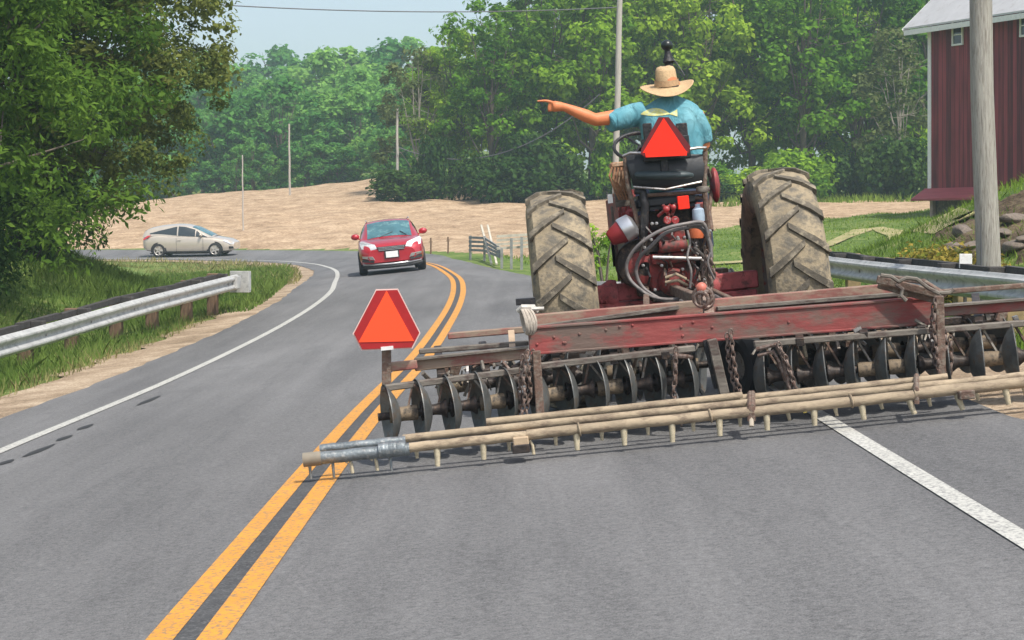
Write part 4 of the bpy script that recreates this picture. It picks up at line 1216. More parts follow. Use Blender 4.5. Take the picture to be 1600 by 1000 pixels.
# things hung on the left of the seat
mb = MB(); pbox(mb, 957, 258, 984, 302, 12.85, .22); pbox(mb, 954, 254, 986, 259, 12.83, .26)
bo = mb.build("tool_box", mat("rusty_brown_box", (.30, .16, .09), .8, .0, var=.4, scale=10, col2=(.5, .38, .26), amount=.4), tractor, bevel=.008)
mb = MB()
for k in range(6):
    mb.tube([P(956 + k * 5, 262, 12.82), P(952 + k * 6, 275 + (k % 3) * 5, 12.78), P(960 + k * 5, 296, 12.80), P(968 + k * 4, 312, 12.82)], .008, 6)
mb.build("rope", mat("frayed_orange_rope", (.25, .125, .065), .9, 0, var=.4, scale=30), bo)
mb = MB(); pbox(mb, 960, 300, 985, 322, 12.9, .04); pbox(mb, 958, 322, 966, 440, 13.1, .05); pbox(mb, 966, 398, 974, 442, 13.3, .03)
mb.build("side_plate", M['grey_bar'], tractor, bevel=.004)
mb = MB(); pbox(mb, 949, 304, 958, 317, 12.84, .006); mb.build("paper_tag", M['white_paint'], tractor, smooth=0)
mb = MB(); a = P(952, 374, 12.7); b = P(992, 349, 12.7); ax = (b - a).normalized(); L = (b - a).length
mb.lathe([(.0, 0), (.045, .0), (.058, .015), (.085, L * .52), (.075, L * .54), (.0, L * .56)], a, ax, 22)
can = mb.build("air_cleaner", mat("deep_red_can", (.30, .03, .035), .45, .1, var=.2, scale=8), tractor)
mb = MB(); mb.lathe([(.090, L * .50), (.094, L * .56), (.088, L * .9), (.05, L * 1.0), (.0, L * 1.0)], a, ax, 22); mb.build("silver_cap", M['silver'], can)
mb = MB(); c = P(1117, 289, 13.3)
mb.ball(c, (.036, .10, .135)); mb.build("side_lamp_shell", mat("red_shell", (.33, .045, .045), .5, var=.3, col2=(.16, .07, .05), amount=.4), tractor)
mb = MB(); mb.tube([P(1105, 262, 13.2), P(1113, 290, 13.3), P(1108, 330, 13.2), P(1112, 360, 13.1)], .016, 8); mb.build("lamp_stalk", M['rust'], tractor)

# hoses
hp = [[(1075, 352), (1100, 352), (1106, 370), (1098, 348), (1070, 350), (1040, 357), (1012, 372), (990, 392), (979, 415), (984, 436), (1000, 452), (1020, 464), (1050, 468), (1082, 462)],
      [(1112, 402), (1108, 378), (1094, 356), (1070, 356), (1040, 364), (1018, 384), (1000, 402), (994, 424), (1002, 446), (1022, 462), (1048, 472), (1090, 464)],
      [(1074, 360), (1078, 380), (1074, 402), (1080, 424), (1078, 450)], [(1096, 352), (1112, 384), (1106, 410), (1116, 436)]]
for k, q in enumerate(hp):
    pts = catmull([(x, y, 12.35 + .14 * math.sin(i * .9 + k) * .3 + .12 * k * .3, 0, 0) for i, (x, y) in enumerate(q)], 4)
    mb = MB(); mb.tube([P(p[0], p[1], p[2]) for p in pts], .0125 if k < 2 else .009, 9); mb.build("hydraulic_hose", M['hose'], tractor)
for pts in ([(1104, 396), (1108, 420), (1112, 440), (1110, 462)], [(1110, 400), (1116, 425), (1110, 450), (1114, 465)], [(1104, 405), (1098, 430), (1104, 446), (1102, 458)]):
    mb = MB(); mb.chain([P(x, y, 12.5) for x, y in pts], .04, .008); mb.build("check_chain", M['chain'], tractor)
# hitch: lower links, drawbar, ball
mb = MB()
mb.beam(P(1050, 452, 12.75), P(1097, 470, 11.3), .05, .07); mb.beam(P(1010, 455, 12.75), P(1010, 500, 11.4), .04, .07); mb.beam(P(1106, 455, 12.75), P(1180, 490, 11.4), .04, .07)
mb.build("hitch_arm", M['rust'], tractor, bevel=.006)
mb = MB()
mb.tube([P(1064, 470, 11.9), P(1098, 494, 11.2)], .013, 8); mb.tube([P(1116, 462, 11.9), P(1162, 488, 11.2)], .013, 8)
mb.build("stay_rod", M['steel'], tractor)

# engine and front end (mostly hidden behind the seat)
mb = MB()
mb.box((.02, 1.55, 1.33), (.46, 1.75, .42)); mb.box((.02, 2.40, 1.20), (.44, .10, .66)); mb.box((.02, .72, 1.25), (.42, .3, .34))
hood = mb.build("engine_hood", M['red_paint'], tractor, bevel=.05, seg=3)
mb = MB(); mb.box((.02, 1.5, .92), (.34, 1.7, .5)); mb.tube([(.02, 2.2, .72), (.02, 2.45, .60)], .09, 10); mb.build("engine_block", M['dark_rust'], tractor, bevel=.02)
mb = MB()
for k in range(7): mb.box((.02, 2.456, .95 + k * .08), (.36, .01, .03))
mb.build("radiator_grille", M['black_iron'], hood, smooth=0)
mb = MB(); mb.box((.02, 2.35, .56), (1.30, .10, .12))
for s in (-1, 1): mb.tube([(.02 + s * .62, 2.35, .60), (.02 + s * .66, 2.35, .38)], .045, 10)
mb.build("front_axle", M['red_paint'], tractor, bevel=.01)
fm = MB(); fm.lathe([(.20, -.08), (.30, -.11), (.37, -.10), (.40, -.05), (.405, 0), (.40, .05), (.37, .10), (.30, .11), (.20, .08)], n=36, closed=True)
for q in (-.06, -.02, .02, .06): fm.torus((q, 0, 0), (1, 0, 0), .402, .010, 36, 5)
fm = fm.mesh("tyre", 40); fm.materials.append(M['tyre_black'])
fr_ = MB(); fr_.lathe([(.02, -.03), (.08, -.07), (.10, -.02), (.20, 0), (.21, .06), (.2, .07), (.02, .03)], n=28); fr_ = fr_.mesh("rim", 40); fr_.materials.append(M['red_paint'])
for s in (-1, 1):
    w_ = mesh_obj("front_wheel", fr_, None, tractor); w_.location = (.02 + s * .72, 2.35, .40); mesh_obj("tyre", fm, None, w_)
# steering wheel and column, tall stack with ball cap
mb = MB(); mb.torus((-.0, .62, 1.86), (0, -.55, .85), .20, .014, 28, 8)
for k in range(3):
    a = k * 2.1; mb.tube([(0, .62, 1.86), (.2 * math.cos(a), .62 + .17 * math.sin(a), 1.86 + .11 * math.sin(a))], .008, 6)
mb.tube([(0, .62, 1.86), (0, .95, 1.40)], .022, 10); mb.build("steering_wheel", M['black_iron'], tractor)
tp = P(1042, 71, 14.9); x_, y_ = tp.x, tp.y
mb = MB(); mb.tube([(x_, y_, 1.45), (x_, y_, 2.2), (x_, y_, P(1042, 100, 14.9).z)], [.045, .04, .036], 14)
mb.lathe([(.036, 0), (.050, .02), (.038, .05), (.03, .08), (.022, .12), (.030, .14)], (x_, y_, P(1044, 100, 14.9).z), (0, 0, 1), 16)
stk = mb.build("exhaust_stack", M['black_iron'], tractor)
mb = MB(); mb.ball(tp, (.050, .050, .047), 18); mb.build("ball_cap", mat("black_gloss_ball", (.015, .02, .018), .3), stk)
mb = MB(); mb.tube([P(1047, 88, 14.9), P(1052, 92, 14.9), P(1062, 106, 14.9), P(1070, 118, 14.9)], .005, 6); mb.build("cap_wire", M['wire'], stk)

# ---------------- disc harrow
HF = Frame(1.55, 10.9); P = HF.P
harrow = thing("disc_harrow", "wide rusty disc harrow with red cross beams raised behind the tractor", "harrow")
HF.put(harrow)
def bar(name, p0, p1, d0, d1, hpx, depth, m, bevel=.006):
    """bar between two photo points (centre line), hpx tall in photo pixels"""
    a, b = P(p0[0], p0[1], d0), P(p1[0], p1[1], d1)
    mb = MB(); mb.beam(a, b, depth, hpx / FOCAL * (d0 + d1) / 2)
    return mb.build(name, m, harrow, smooth=0, bevel=bevel)
# main channel beam: web with flanges
a, b = P(826, 533, 11.0), P(1458, 485, 11.0)
mb = MB(); hh = 40 / FOCAL * 11
mb.beam(a, b, .02, hh)
for sg in (-1, 1): mb.beam(a + Vector((0, .03, sg * hh / 2)), b + Vector((0, .03, sg * hh / 2)), .10, .016)
r = random.Random(8)
for k in range(14):
    t = r.random(); q = a.lerp(b, t) + Vector((0, -.012, r.uniform(-.05, .05))); mb.lathe([(.0, -.006), (.009, -.005), (.011, .004)], q, (0, 1, 0), 8)
mb.build("main_beam", M['beam_red'], harrow, smooth=30, bevel=.004)
bar("rear_beam", (826, 505), (1400, 455), 11.35, 11.35, 26, .09, M['dull_red'])
bar("upper_flat", (830, 512), (1060, 480), 11.28, 11.28, 6, .10, M['grey_bar'], .003)
bar("upper_flat", (1120, 482), (1420, 458), 11.28, 11.28, 6, .10, M['grey_bar'], .003)
bar("outer_beam", (648, 570), (826, 551), 11.02, 11.02, 19, .08, M['dull_red'])
bar("outer_beam", (1462, 486), (1690, 470), 11.02, 11.02, 18, .08, M['beam_red'])
bar("outer_flange", (648, 561), (826, 542), 11.0, 11.0, 4, .10, M['grey_bar'], .002)
bar("outer_flange", (1462, 478), (1690, 461), 11.0, 11.0, 4, .10, M['grey_bar'], .002)
bar("gang_frame", (596, 607), (826, 577), 10.85, 10.85, 10, .07, M['grey_bar'])
bar("gang_frame", (845, 572), (1085, 544), 10.85, 10.9, 10, .07, M['grey_bar'])
bar("gang_frame", (1178, 538), (1690, 498), 10.9, 10.85, 10, .07, M['grey_bar'])
bar("front_frame", (700, 525), (832, 514), 11.75, 11.75, 10, .07, M['dull_red'])
bar("front_frame", (655, 549), (826, 536), 11.5, 11.5, 8, .07, M['grey_bar'])
bar("front_frame", (1290, 470), (1680, 440), 12.1, 12.1, 8, .06, M['rust'])
bar("front_frame", (840, 560), (1100, 536), 11.7, 11.7, 12, .07, M['dark_rust'])
bar("front_frame", (1180, 524), (1560, 496), 11.7, 11.7, 12, .07, M['dark_rust'])
bar("sign_stub", (604, 574), (652, 569), 10.95, 10.95, 14, .07, M['dull_red'])
mb = MB(); mb.beam(P(604, 546, 10.92), P(604, 606, 10.92), .055, 12 / FOCAL * 10.92, up=(0, 1, 0)); mb.build("sign_post", M['rust'], harrow, smooth=0, bevel=.003)
mb = MB(); mb.box(P(605, 544, 10.84), (.075, .02, .022)); mb.build("sign_clip", M['white_paint'], harrow, smooth=0)
warning_triangle(harrow, None, ([(588, 454), (621, 453), (655, 520), (643, 543), (566, 546), (553, 521)], [(604, 454), (647, 533), (560, 535)]), "t", M['sign_orange'], 10.84, HF)
mb = MB(); mb.beam(P(838, 548, 10.72), P(845, 664, 10.72), .05, .05, up=(0, 1, 0)); mb.box(P(846, 664, 10.70), (.14, .07, .02)); mb.build("lift_post", M['rust'], harrow, smooth=0, bevel=.005)
mb = MB(); mb.beam(P(1467, 462, 10.72), P(1471, 602, 10.72), .05, .055, up=(0, 1, 0)); mb.build("lift_post", M['rust'], harrow, smooth=0, bevel=.005)
mb = MB(); mb.beam(P(806, 472, 11.3), P(836, 470, 11.3), .12, .04); mb.build("stand_bracket", M['black_iron'], harrow, smooth=0)
# top-left pale clamp with coiled rope
mb = MB()
mb.tube([P(810, 486, 11.0), P(816, 480, 10.98), P(834, 480, 10.98), P(838, 487, 11.0)], .018, 8); mb.tube([P(830, 483, 10.95), P(850, 482, 10.95)], .012, 8); mb.beam(P(823, 482, 10.98), P(826, 520, 10.98), .05, .05, up=(0, 1, 0))
mb.build("clamp_handle", mat("pale_clamp_steel", (.50, .47, .42), .6, .2, var=.3, scale=20), harrow)
for k in range(7):
    mb = MB() if k == 0 else mb
    mb.torus(P(824 + (k - 3) * 1.8, 502 + (k % 2) * 2, 10.92), (.9, .25 + .1 * k, .1), .072, .009, 20, 6, .62, (0, 0, 1))
mb.build("rope_coil", mat("weathered_rope", (.42, .37, .31), .9, 0, var=.3, scale=40), harrow)
# folded linkage at the top right
mb = MB()
for k, (x0, y0, x1, y1) in enumerate([(1370, 436, 1474, 462), (1372, 444, 1470, 470), (1380, 432, 1440, 440), (1440, 438, 1478, 462)]):
    mb.beam(P(x0, y0, 10.95 + .05 * k), P(x1, y1, 10.85 + .05 * k), .035, .05 if k < 2 else .03)
mb.build("folded_linkage", M['rust'], harrow, smooth=0, bevel=.006)
for q in ([(1376, 430), (1392, 432), (1404, 440), (1416, 434), (1432, 436), (1450, 450), (1470, 460)], [(1400, 444), (1410, 452), (1408, 462), (1416, 470)], [(1468, 458), (1484, 457), (1490, 452)]):
    mb = MB(); mb.tube([P(x, y, 10.82) for x, y in q], .013, 7); mb.build("bent_rod", M['grey_bar'], harrow)
# chains
for q, dd in (([(824, 552), (818, 590), (820, 620), (814, 655), (822, 672)], 10.70), ([(832, 552), (826, 580), (830, 612), (822, 640), (828, 664)], 10.72), ([(816, 560), (812, 600), (812, 640), (818, 668)], 10.74),
              ([(1462, 470), (1459, 510), (1464, 550), (1468, 592)], 10.70), ([(1458, 480), (1455, 520), (1462, 570), (1474, 598)], 10.73), ([(1476, 520), (1480, 560), (1478, 596)], 10.73), ([(1485, 530), (1486, 570), (1482, 600)], 10.75),
              ([(1136, 526), (1138, 560), (1146, 600), (1156, 630)], 10.75), ([(1142, 520), (1146, 560), (1152, 596), (1164, 634)], 10.72), ([(1056, 548), (1055, 590), (1052, 610), (1058, 640), (1064, 662)], 10.72),
              ([(1218, 540), (1230, 570), (1238, 600), (1244, 632)], 10.74), ([(1228, 560), (1240, 596), (1250, 636)], 10.72)):
    mb = MB(); mb.chain([P(x, y, dd) for x, y in q], .035, .0075); mb.build("hanging_chain", M['chain'], harrow)
mb = MB(); mb.tube([P(1054, 560, 10.74), P(1056, 556, 10.8), P(1080, 558, 10.9)], .016, 8); mb.tube([P(1055, 556, 10.74), P(1055, 600, 10.74)], .014, 8)
mb.build("bent_strap", M['chain'], harrow)
mb = MB(); mb.tube([P(1182, 546, 10.8), P(1212, 538, 10.76), P(1224, 560, 10.76), P(1232, 600, 10.74), P(1242, 630, 10.74)], .014, 8)
mb.build("bent_strap", M['chain'], harrow)
mb = MB(); mb.tube([P(1184, 556, 10.8), P(1208, 549, 10.78), P(1218, 566, 10.77), P(1228, 596, 10.76)], .012, 8)
mb.build("bent_strap", M['chain'], harrow)
mb = MB(); mb.tube([P(1250, 612, 10.66), P(1254, 630, 10.60), P(1258, 645, 10.58)], .012, 7); mb.build("yellow_strap", mat("yellow_strap", (.50, .42, .10), .8), harrow)
# parking stand in the middle and hitch tower
mb = MB(); mb.beam(P(1112, 530, 10.95), P(1132, 616, 10.95), .06, .055, up=(0, 1, 0)); mb.build("parking_stand", M['grey_bar'], harrow, smooth=0, bevel=.005)
mb = MB(); mb.lathe([(.0, 0), (.02, 0), (.075, -.04), (.075, -.05), (.0, -.05)], P(1130, 616, 10.95), (.1, 0, 1), 16); mb.build("stand_foot", M['dark_rust'], harrow)
mb = MB(); mb.beam(P(1104, 530, 11.0), P(1122, 606, 11.0), .05, .05, up=(0, 1, 0)); mb.build("stand_sleeve", M['black_iron'], harrow, smooth=0)
mb = MB(); mb.beam(P(1104, 462, 11.2), P(1108, 494, 11.1), .06, .07, up=(0, 1, 0)); mb.torus(P(1098, 464, 11.1), (.2, 1, .1), .055, .016, 18, 7); mb.torus(P(1096, 468, 11.05), (.6, 1, 0), .045, .012, 18, 7); mb.torus(P(1104, 468, 11.08), (-.5, 1, .2), .05, .013, 18, 7)
tow = mb.build("hitch_tower", M['chain'], harrow)
mb = MB(); mb.ball(P(1096, 450, 11.1), .036); mb.build("red_knob", mat("pinkish_red_knob", (.55, .16, .11), .5), tow)
# transport tyre
mb = MB(); mb.lathe([(.10, -.05), (.17, -.075), (.205, -.06), (.215, 0), (.205, .06), (.17, .075), (.10, .05)], n=32, closed=True)
tw = mb.build("gauge_wheel", M['tyre_black'], harrow); tw.location = P(1160, 570, 11.3); tw.rotation_euler = (0, 0, .45)
mb = MB(); mb.lathe([(.0, -.02), (.05, -.03), (.10, -.015), (.10, .015), (.0, .02)], n=20); mb.build("rim", M['steel'], tw)

# discs, spools, axles
dr = MB(); R_d = .20
prof = [(.02, .066), (.07, .060), (.12, .043), (.16, .020), (R_d, -.008), (R_d, -.002), (.16, .027), (.12, .050), (.07, .068), (.02, .074)]
dr.lathe(prof, n=36); disc_me = dr.mesh("disc", 50); disc_me.materials.append(M['disc'])
sp = MB(); sp.lathe([(.058, -.085), (.060, -.075), (.038, -.045), (.032, 0), (.038, .045), (.060, .075), (.058, .085)], n=18); spool_me = sp.mesh("spool", 50); spool_me.materials.append(M['dark_rust'])
sp2 = MB(); sp2.lathe([(.045, -.085), (.048, -.06), (.043, 0), (.048, .06), (.045, .085)], n=18); spool2 = sp2.mesh("spool", 50)
spool2.materials.append(mat("tan_spool_casting", (.23, .175, .115), .75, .1, var=.35, scale=8, col2=(.06, .05, .04), amount=.45))
def gang(pxs, ys, ds, yaw, flip, sc=1.0, braces=True, top=None, axle_m='dark_rust'):
    pts = [P(px, y, d) for px, y, d in zip(pxs, ys, ds)]
    mb = MB(); v = (pts[-1] - pts[0]).normalized()
    mb.tube([pts[0] - v * .06, pts[-1] + v * .06], .024, 12); ax = mb.build("gang_axle", M[axle_m], harrow)
    for k, p in enumerate(pts):
        o_ = mesh_obj("disc", disc_me, None, harrow); o_.location = p; o_.scale = (flip * sc, sc, sc)
        o_.rotation_euler = (random.uniform(0, 6.28), 0, 0)
        o_.rotation_mode = 'XYZ'
        o_.matrix_basis = Matrix.Translation(p) @ Matrix.Rotation(yaw + random.uniform(-.05, .05), 4, 'Z') @ Matrix.Rotation(random.uniform(-.04, .04), 4, 'Y') @ Matrix.Rotation(random.uniform(0, 6.28), 4, 'X') @ Matrix.Diagonal((flip * sc, sc * random.uniform(.95, 1.03), sc * random.uniform(.95, 1.03), 1))
        if k < len(pts) - 1 and (pts[k + 1] - p).length < .36:
            mid = (p + pts[k + 1]) / 2; L = (pts[k + 1] - p).length
            s_ = mesh_obj("spool", spool2 if random.random() < .5 else spool_me, None, harrow)
            s_.matrix_basis = Matrix.Translation(mid) @ Matrix.Rotation(math.atan2(v.y, v.x), 4, 'Z') @ Matrix.Rotation(-math.asin(v.z), 4, 'Y') @ Matrix.Diagonal((L / .19, 1, 1, 1))
            if braces and top is not None:
                q = MB(); t1 = top(mid.x); up = Vector((mid.x + .10 * flip * -1, mid.y - .02, t1))
                q.beam(mid, up, .012, .035, up=(0, 1, 0)); q.beam(mid + Vector((.02, .02, 0)), Vector((mid.x - .07 * flip * -1, mid.y + .05, t1)), .012, .03, up=(0, 1, 0))
                q.build("brace", M['brace'] if random.random() < .65 else M['rust'], harrow, smooth=0)
top_z = lambda x: P(700, 594, 10.85).z
wobl = 0
lx = [606, 655, 701, 747, 791, 838, 882, 930, 974, 1020, 1070]
ly = [650, 643, 637, 631, 625, 620, 612, 607, 603, 598, 592]
gang(lx, ly, [10.78 + .022 * k for k in range(11)], .25, 1, 1.0, True, top_z)
rx = [1196, 1242, 1290, 1338, 1386, 1432, 1482, 1533, 1585, 1636, 1684]
gang(rx, [589, 585, 583, 578, 574, 570, 566, 562, 557, 553, 548], [11.0 - .02 * k for k in range(11)], -.22, -1, 1.0, True, top_z)
fx = [702, 748, 796, 846, 896, 946, 996, 1046, 1094]
gang(fx, [604, 600, 596, 592, 588, 583, 578, 574, 570], [11.75 - .012 * k for k in range(9)], -.24, -1, 1.0, True, lambda x: P(900, 556, 11.7).z)
fx2 = [1216, 1262, 1310, 1358, 1408, 1458, 1508, 1556]
gang(fx2, [562, 558, 554, 550, 546, 542, 537, 533], [11.6 + .014 * k for k in range(8)], .24, 1, 1.0, True, lambda x: P(1400, 510, 11.7).z)
mb = MB()
for (x0, y0, x1, y1) in ((799, 520, 801, 548),): mb.beam(P(x0, y0, 11.7), P(x1, y1, 11.4), .04, .04, up=(0, 1, 0))
mb.build("frame_gusset", mat("pale_wood_block", (.42, .31, .21), .8), harrow, smooth=0)
# clutter of bolts, clips and pipe ends along the frame
r = random.Random(12)
for k in range(64):
    px = r.choice([r.uniform(660, 830), r.uniform(840, 1100), r.uniform(1180, 1590)])
    base = 607 - (px - 596) * .098
    d = r.uniform(10.9, 11.6); y = base - r.uniform(2, 34); mb = MB()
    if r.random() < .5: mb.box(P(px, y, d), (r.uniform(.02, .06), .04, r.uniform(.02, .09)), Euler((0, r.uniform(-.8, .8), 0)).to_matrix())
    else: mb.tube([P(px, y, d), P(px + r.uniform(-18, 18), y + r.uniform(-4, 18), d + r.uniform(-.1, .1))], r.uniform(.008, .016), 6)
    mb.build("frame_clip", M[r.choice(['chain', 'rust', 'steel', 'grey_bar'])], harrow, smooth=0)
for k in range(46):
    px = r.choice([r.uniform(850, 1090), r.uniform(1180, 1460), r.uniform(690, 800)])
    base = 607 - (px - 596) * .098; d = r.uniform(11.0, 11.5); y = base - r.uniform(-2, 24); mb = MB()
    w_, h_ = r.uniform(.015, .05), r.uniform(.03, .10)
    a_, b_ = P(px, y, d), P(px + r.uniform(-12, 12), y + r.uniform(8, 26), d + r.uniform(-.08, .08))
    mb.beam(a_, b_, r.uniform(.008, .02), r.uniform(.012, .035), up=(0, 1, 0))
    mb.build("frame_clip", M[r.choice(['brace', 'pale_tine', 'steel', 'brace'])], harrow, smooth=0)
for px0 in (690, 760, 870, 960, 1040, 1250, 1350, 1440, 1530): # fore-and-aft members
    base = 607 - (px0 - 596) * .098
    mb = MB(); mb.beam(P(px0, base - 8, 10.85), P(px0 - 6, base - 52, 11.9), .05, .05)
    mb.build("frame_rail", M['dark_rust'], harrow, smooth=0, bevel=.004)

# ---------------- spike drag: three long pipes with tines, hung behind the discs
drag = thing("tine_drag", "straw-coloured triple pipe drag with short downward tines hung behind the harrow", "drag bar")
DF = Frame(1.55, 10.3); DF.put(drag); P = DF.P
def pipe(name, p0, p1, d, rad, m, wob=.0012, n=24):
    a, b = P(p0[0], p0[1], d), P(p1[0], p1[1], d)
    mb = MB(); pts = [a.lerp(b, k / n) + Vector((0, 0, wob * math.sin(k * .8 + d * 9))) for k in range(n + 1)]
    mb.tube(pts, [rad * (1 + .012 * math.sin(k * 1.9)) for k in range(n + 1)], 14)
    return mb.build(name, m, drag, smooth=60)
def yline(px): return 718 + (px - 480) * (599 - 718) / (1625 - 480)
def seg(name, x0, x1, off, d, rad, m): return pipe(name, (x0, yline(x0) + off), (x1, yline(x1) + off), d, rad, m)
seg("front_pipe", 632, 823, -2, 10.26, .028, M['straw_pipe']); seg("front_pipe", 823, 1172, -3, 10.26, .030, M['straw_pipe']); seg("front_pipe", 1172, 1432, -2, 10.26, .030, M['straw_pipe']); seg("front_pipe", 1428, 1720, -4, 10.26, .033, M['straw_pipe'])
seg("middle_pipe", 630, 1180, -17, 10.42, .024, M['straw_pipe']); seg("middle_pipe", 1176, 1510, -15, 10.42, .024, M['straw_pipe']); seg("middle_pipe", 1500, 1720, -15, 10.42, .022, M['straw_pipe'])
seg("rear_pipe", 760, 1160, -29, 10.58, .023, M['straw_pipe']); seg("rear_pipe", 1156, 1480, -25, 10.58, .022, M['straw_pipe'])
seg("grey_end_pipe", 482, 640, 0, 10.26, .036, M['grey_pipe']); seg("grey_end_pipe", 500, 634, -14, 10.40, .028, M['grey_pipe']); seg("grey_sleeve", 592, 634, -2, 10.25, .044, M['grey_pipe'])
mb = MB(); mb.tube([P(474, yline(474), 10.26), P(502, yline(502), 10.26)], .041, 14); mb.build("end_cap", mat("tan_end_cap", (.24, .21, .16), .7), drag)
mb = MB(); mb.box(P(814, 690, 10.30), (.09, .20, .075)); mb.build("clamp_block", mat("pale_timber_block", (.46, .34, .22), .8, bump=.3), drag, smooth=0, bevel=.006)
mb = MB(); mb.box(P(814, 700, 10.24), (.10, .10, .05)); mb.build("clamp_plate", M['dark_rust'], drag, smooth=0, bevel=.005)
mb = MB(); mb.box(P(1508, 616, 10.24), (.09, .11, .05)); mb.build("clamp_plate", M['rust'], drag, smooth=0, bevel=.005)
for px in (1432, 1172, 1176): 
    mb = MB(); mb.tube([P(px, yline(px) - 32, 10.6), P(px, yline(px) - 10, 10.24), P(px, yline(px) + 12, 10.24)], .016, 7); mb.build("hoop", M['rust'], drag)
mb = MB(); mb.beam(P(1426, 612, 10.5), P(1545, 596, 10.5), .05, .022); mb.beam(P(1545, 592, 10.5), P(1552, 602, 10.5), .05, .04); mb.build("top_strap", M['rust'], drag, smooth=0)
mb = MB(); mb.tube([P(1154, 632, 10.62), P(1164, 640, 10.4), P(1174, 652, 10.24), P(1174, 666, 10.22)], .015, 8); mb.build("tie_hook", mat("pale_hook", (.42, .36, .28), .7), drag)
def tine(px, top, ln, d, rad, bend=0, m='pale_tine', hook=False):
    mb = MB(); y = yline(px) + top
    if hook: mb.tube([P(px - 4, y + 4, d), P(px, y - 2, d), P(px + 4, y + 6, d), P(px + 6, y + ln, d)], rad, 8)
    else: mb.tube([P(px - bend * .3, y - 8, d), P(px, y + 2, d), P(px + bend * .5, y + ln * .6, d), P(px + bend, y + ln, d)], [rad * 1.25, rad * 1.2, rad, rad * .9], 10)
    mb.build("tine", M[m], drag)
for px in (683, 755, 901, 975, 1050, 1124, 1198, 1272): tine(px, 6, random.uniform(21, 26), 10.26, .0165, 1)
for px in (1347, 1422, 1497, 1572, 1648): tine(px, 6, random.uniform(20, 26), 10.26, .0165, 5 + random.uniform(-2, 3))
for px in (651, 795, 868, 940, 1012, 1083, 1156, 1231, 1305, 1376, 1451, 1526, 1600): tine(px, 4, random.uniform(10, 15), 10.5, .011, 1 if px < 1200 else 3)
for px in (828, 545, 584): tine(px, 8, 20, 10.26, .010, hook=True, m='pale_tine')
for px, ln in ((484, 22), (520, 24), (610, 24)): tine(px, 8, ln, 10.26, .008, 2, m='grey_pipe')
for px in (905, 1110, 1330):
    mb = MB(); mb.torus(P(px, yline(px) - 3, 10.26), (1, .02, .1), .037, .006, 16, 5); mb.build("band", M['straw_pipe'], drag)
P = TF.P

# ------------------------------------------------------------------ the driver (same axes as the tractor)
def remesh(mb, name, voxel, iters, mat_, parent=None):
    me = mb.mesh(name, 0)
    tmp = bpy.data.objects.new("tmp", me); COL.objects.link(tmp)
    r = tmp.modifiers.new("r", 'REMESH'); r.mode = 'VOXEL'; r.voxel_size = voxel; r.use_smooth_shade = True
    s = tmp.modifiers.new("s", 'SMOOTH'); s.factor = .5; s.iterations = iters
    dg = bpy.context.evaluated_depsgraph_get()
    out = bpy.data.meshes.new_from_object(tmp.evaluated_get(dg)); out.name = name
    bpy.data.objects.remove(tmp)
    out.materials.clear(); out.materials.append(mat_)
    out.polygons.foreach_set("use_smooth", [True] * len(out.polygons))
    return mesh_obj(name, out, None, parent)
def ring_loft(mb, rings, n=24):
    """rings of (centre, half width, half depth, power): torso sections"""
    vs, fs = [], []
    for c, a, b in rings:
        for k in range(n):
            th = 2 * math.pi * k / n
            cs, sn = math.cos(th), math.sin(th)
            vs.append((c[0] + a * math.copysign(abs(cs) ** .8, cs), c[1] + b * math.copysign(abs(sn) ** .8, sn), c[2]))
    for i in range(len(rings) - 1):
        for k in range(n):
            k2 = (k + 1) % n; fs.append((i * n + k, i * n + k2, (i + 1) * n + k2, (i + 1) * n + k))
    fs.append(tuple(range(n))[::-1]); fs.append(tuple((len(rings) - 1) * n + k for k in range(n)))
    mb.add(vs, fs)
DD = 13.02
neck = P(1044, 152, DD); seat_pt = P(1042, 300, DD); cx = neck.x
zs = lambda py: P(1043, py, DD).z
yb = seat_pt.y
sl, sr = P(987, 180, DD), P(1090, 184, DD)
elbow_l, wrist_l = P(930, 187, DD - .10), P(881, 167, DD - .12)
elbow_r = P(1100, 226, DD + .02); wrist_r = P(1085, 246, DD + .30)
head_c = P(1043, 131, DD + .03)
mb = MB()
ring_loft(mb, [((cx, yb + .0, zs(306)), .165, .125), ((cx, yb, zs(285)), .18, .125), ((cx, yb + .0, zs(255)), .165, .115), ((cx, yb + .0, zs(220)), .17, .115), ((cx, yb + .01, zs(190)), .185, .115), ((cx, yb + .01, zs(172)), .155, .09), ((cx, yb + .02, zs(162)), .08, .065)])
mb.tube([(cx, yb + .015, zs(170)), (cx, yb + .03, zs(150)), tuple(head_c)], [.068, .058, .06], 16)
mb.ball(head_c, (.076, .098, .115), 20)
mb.ball(head_c + Vector((0, .055, -.06)), (.052, .05, .055), 14)
mb.tube([head_c + Vector((0, .090, .02)), head_c + Vector((0, .112, -.018)), head_c + Vector((0, .092, -.032))], [.010, .017, .010], 8)
for s in (-1, 1):
    mb.torus(head_c + Vector((s * .079, .0, -.01)), (s, -.4, 0), .022, .008, 14, 6, 1.0, (0, 0, 1)); mb.ball(head_c + Vector((s * .076, 0, -.012)), (.008, .016, .024), 8)
mb.tube([head_c + Vector((-.022, .098, -.058)), head_c + Vector((0, .104, -.056)), head_c + Vector((.022, .098, -.058))], [.005, .007, .005], 6)
# arms
mb.tube([sl + Vector((.07, 0, .0)), sl, sl.lerp(elbow_l, .5), elbow_l, elbow_l.lerp(wrist_l, .3), elbow_l.lerp(wrist_l, .7), wrist_l], [.075, .066, .055, .047, .047, .038, .030], 14)
mb.tube([sr + Vector((-.07, 0, 0)), sr, sr.lerp(elbow_r, .5), elbow_r, elbow_r.lerp(wrist_r, .4), wrist_r], [.075, .066, .055, .047, .045, .030], 14)
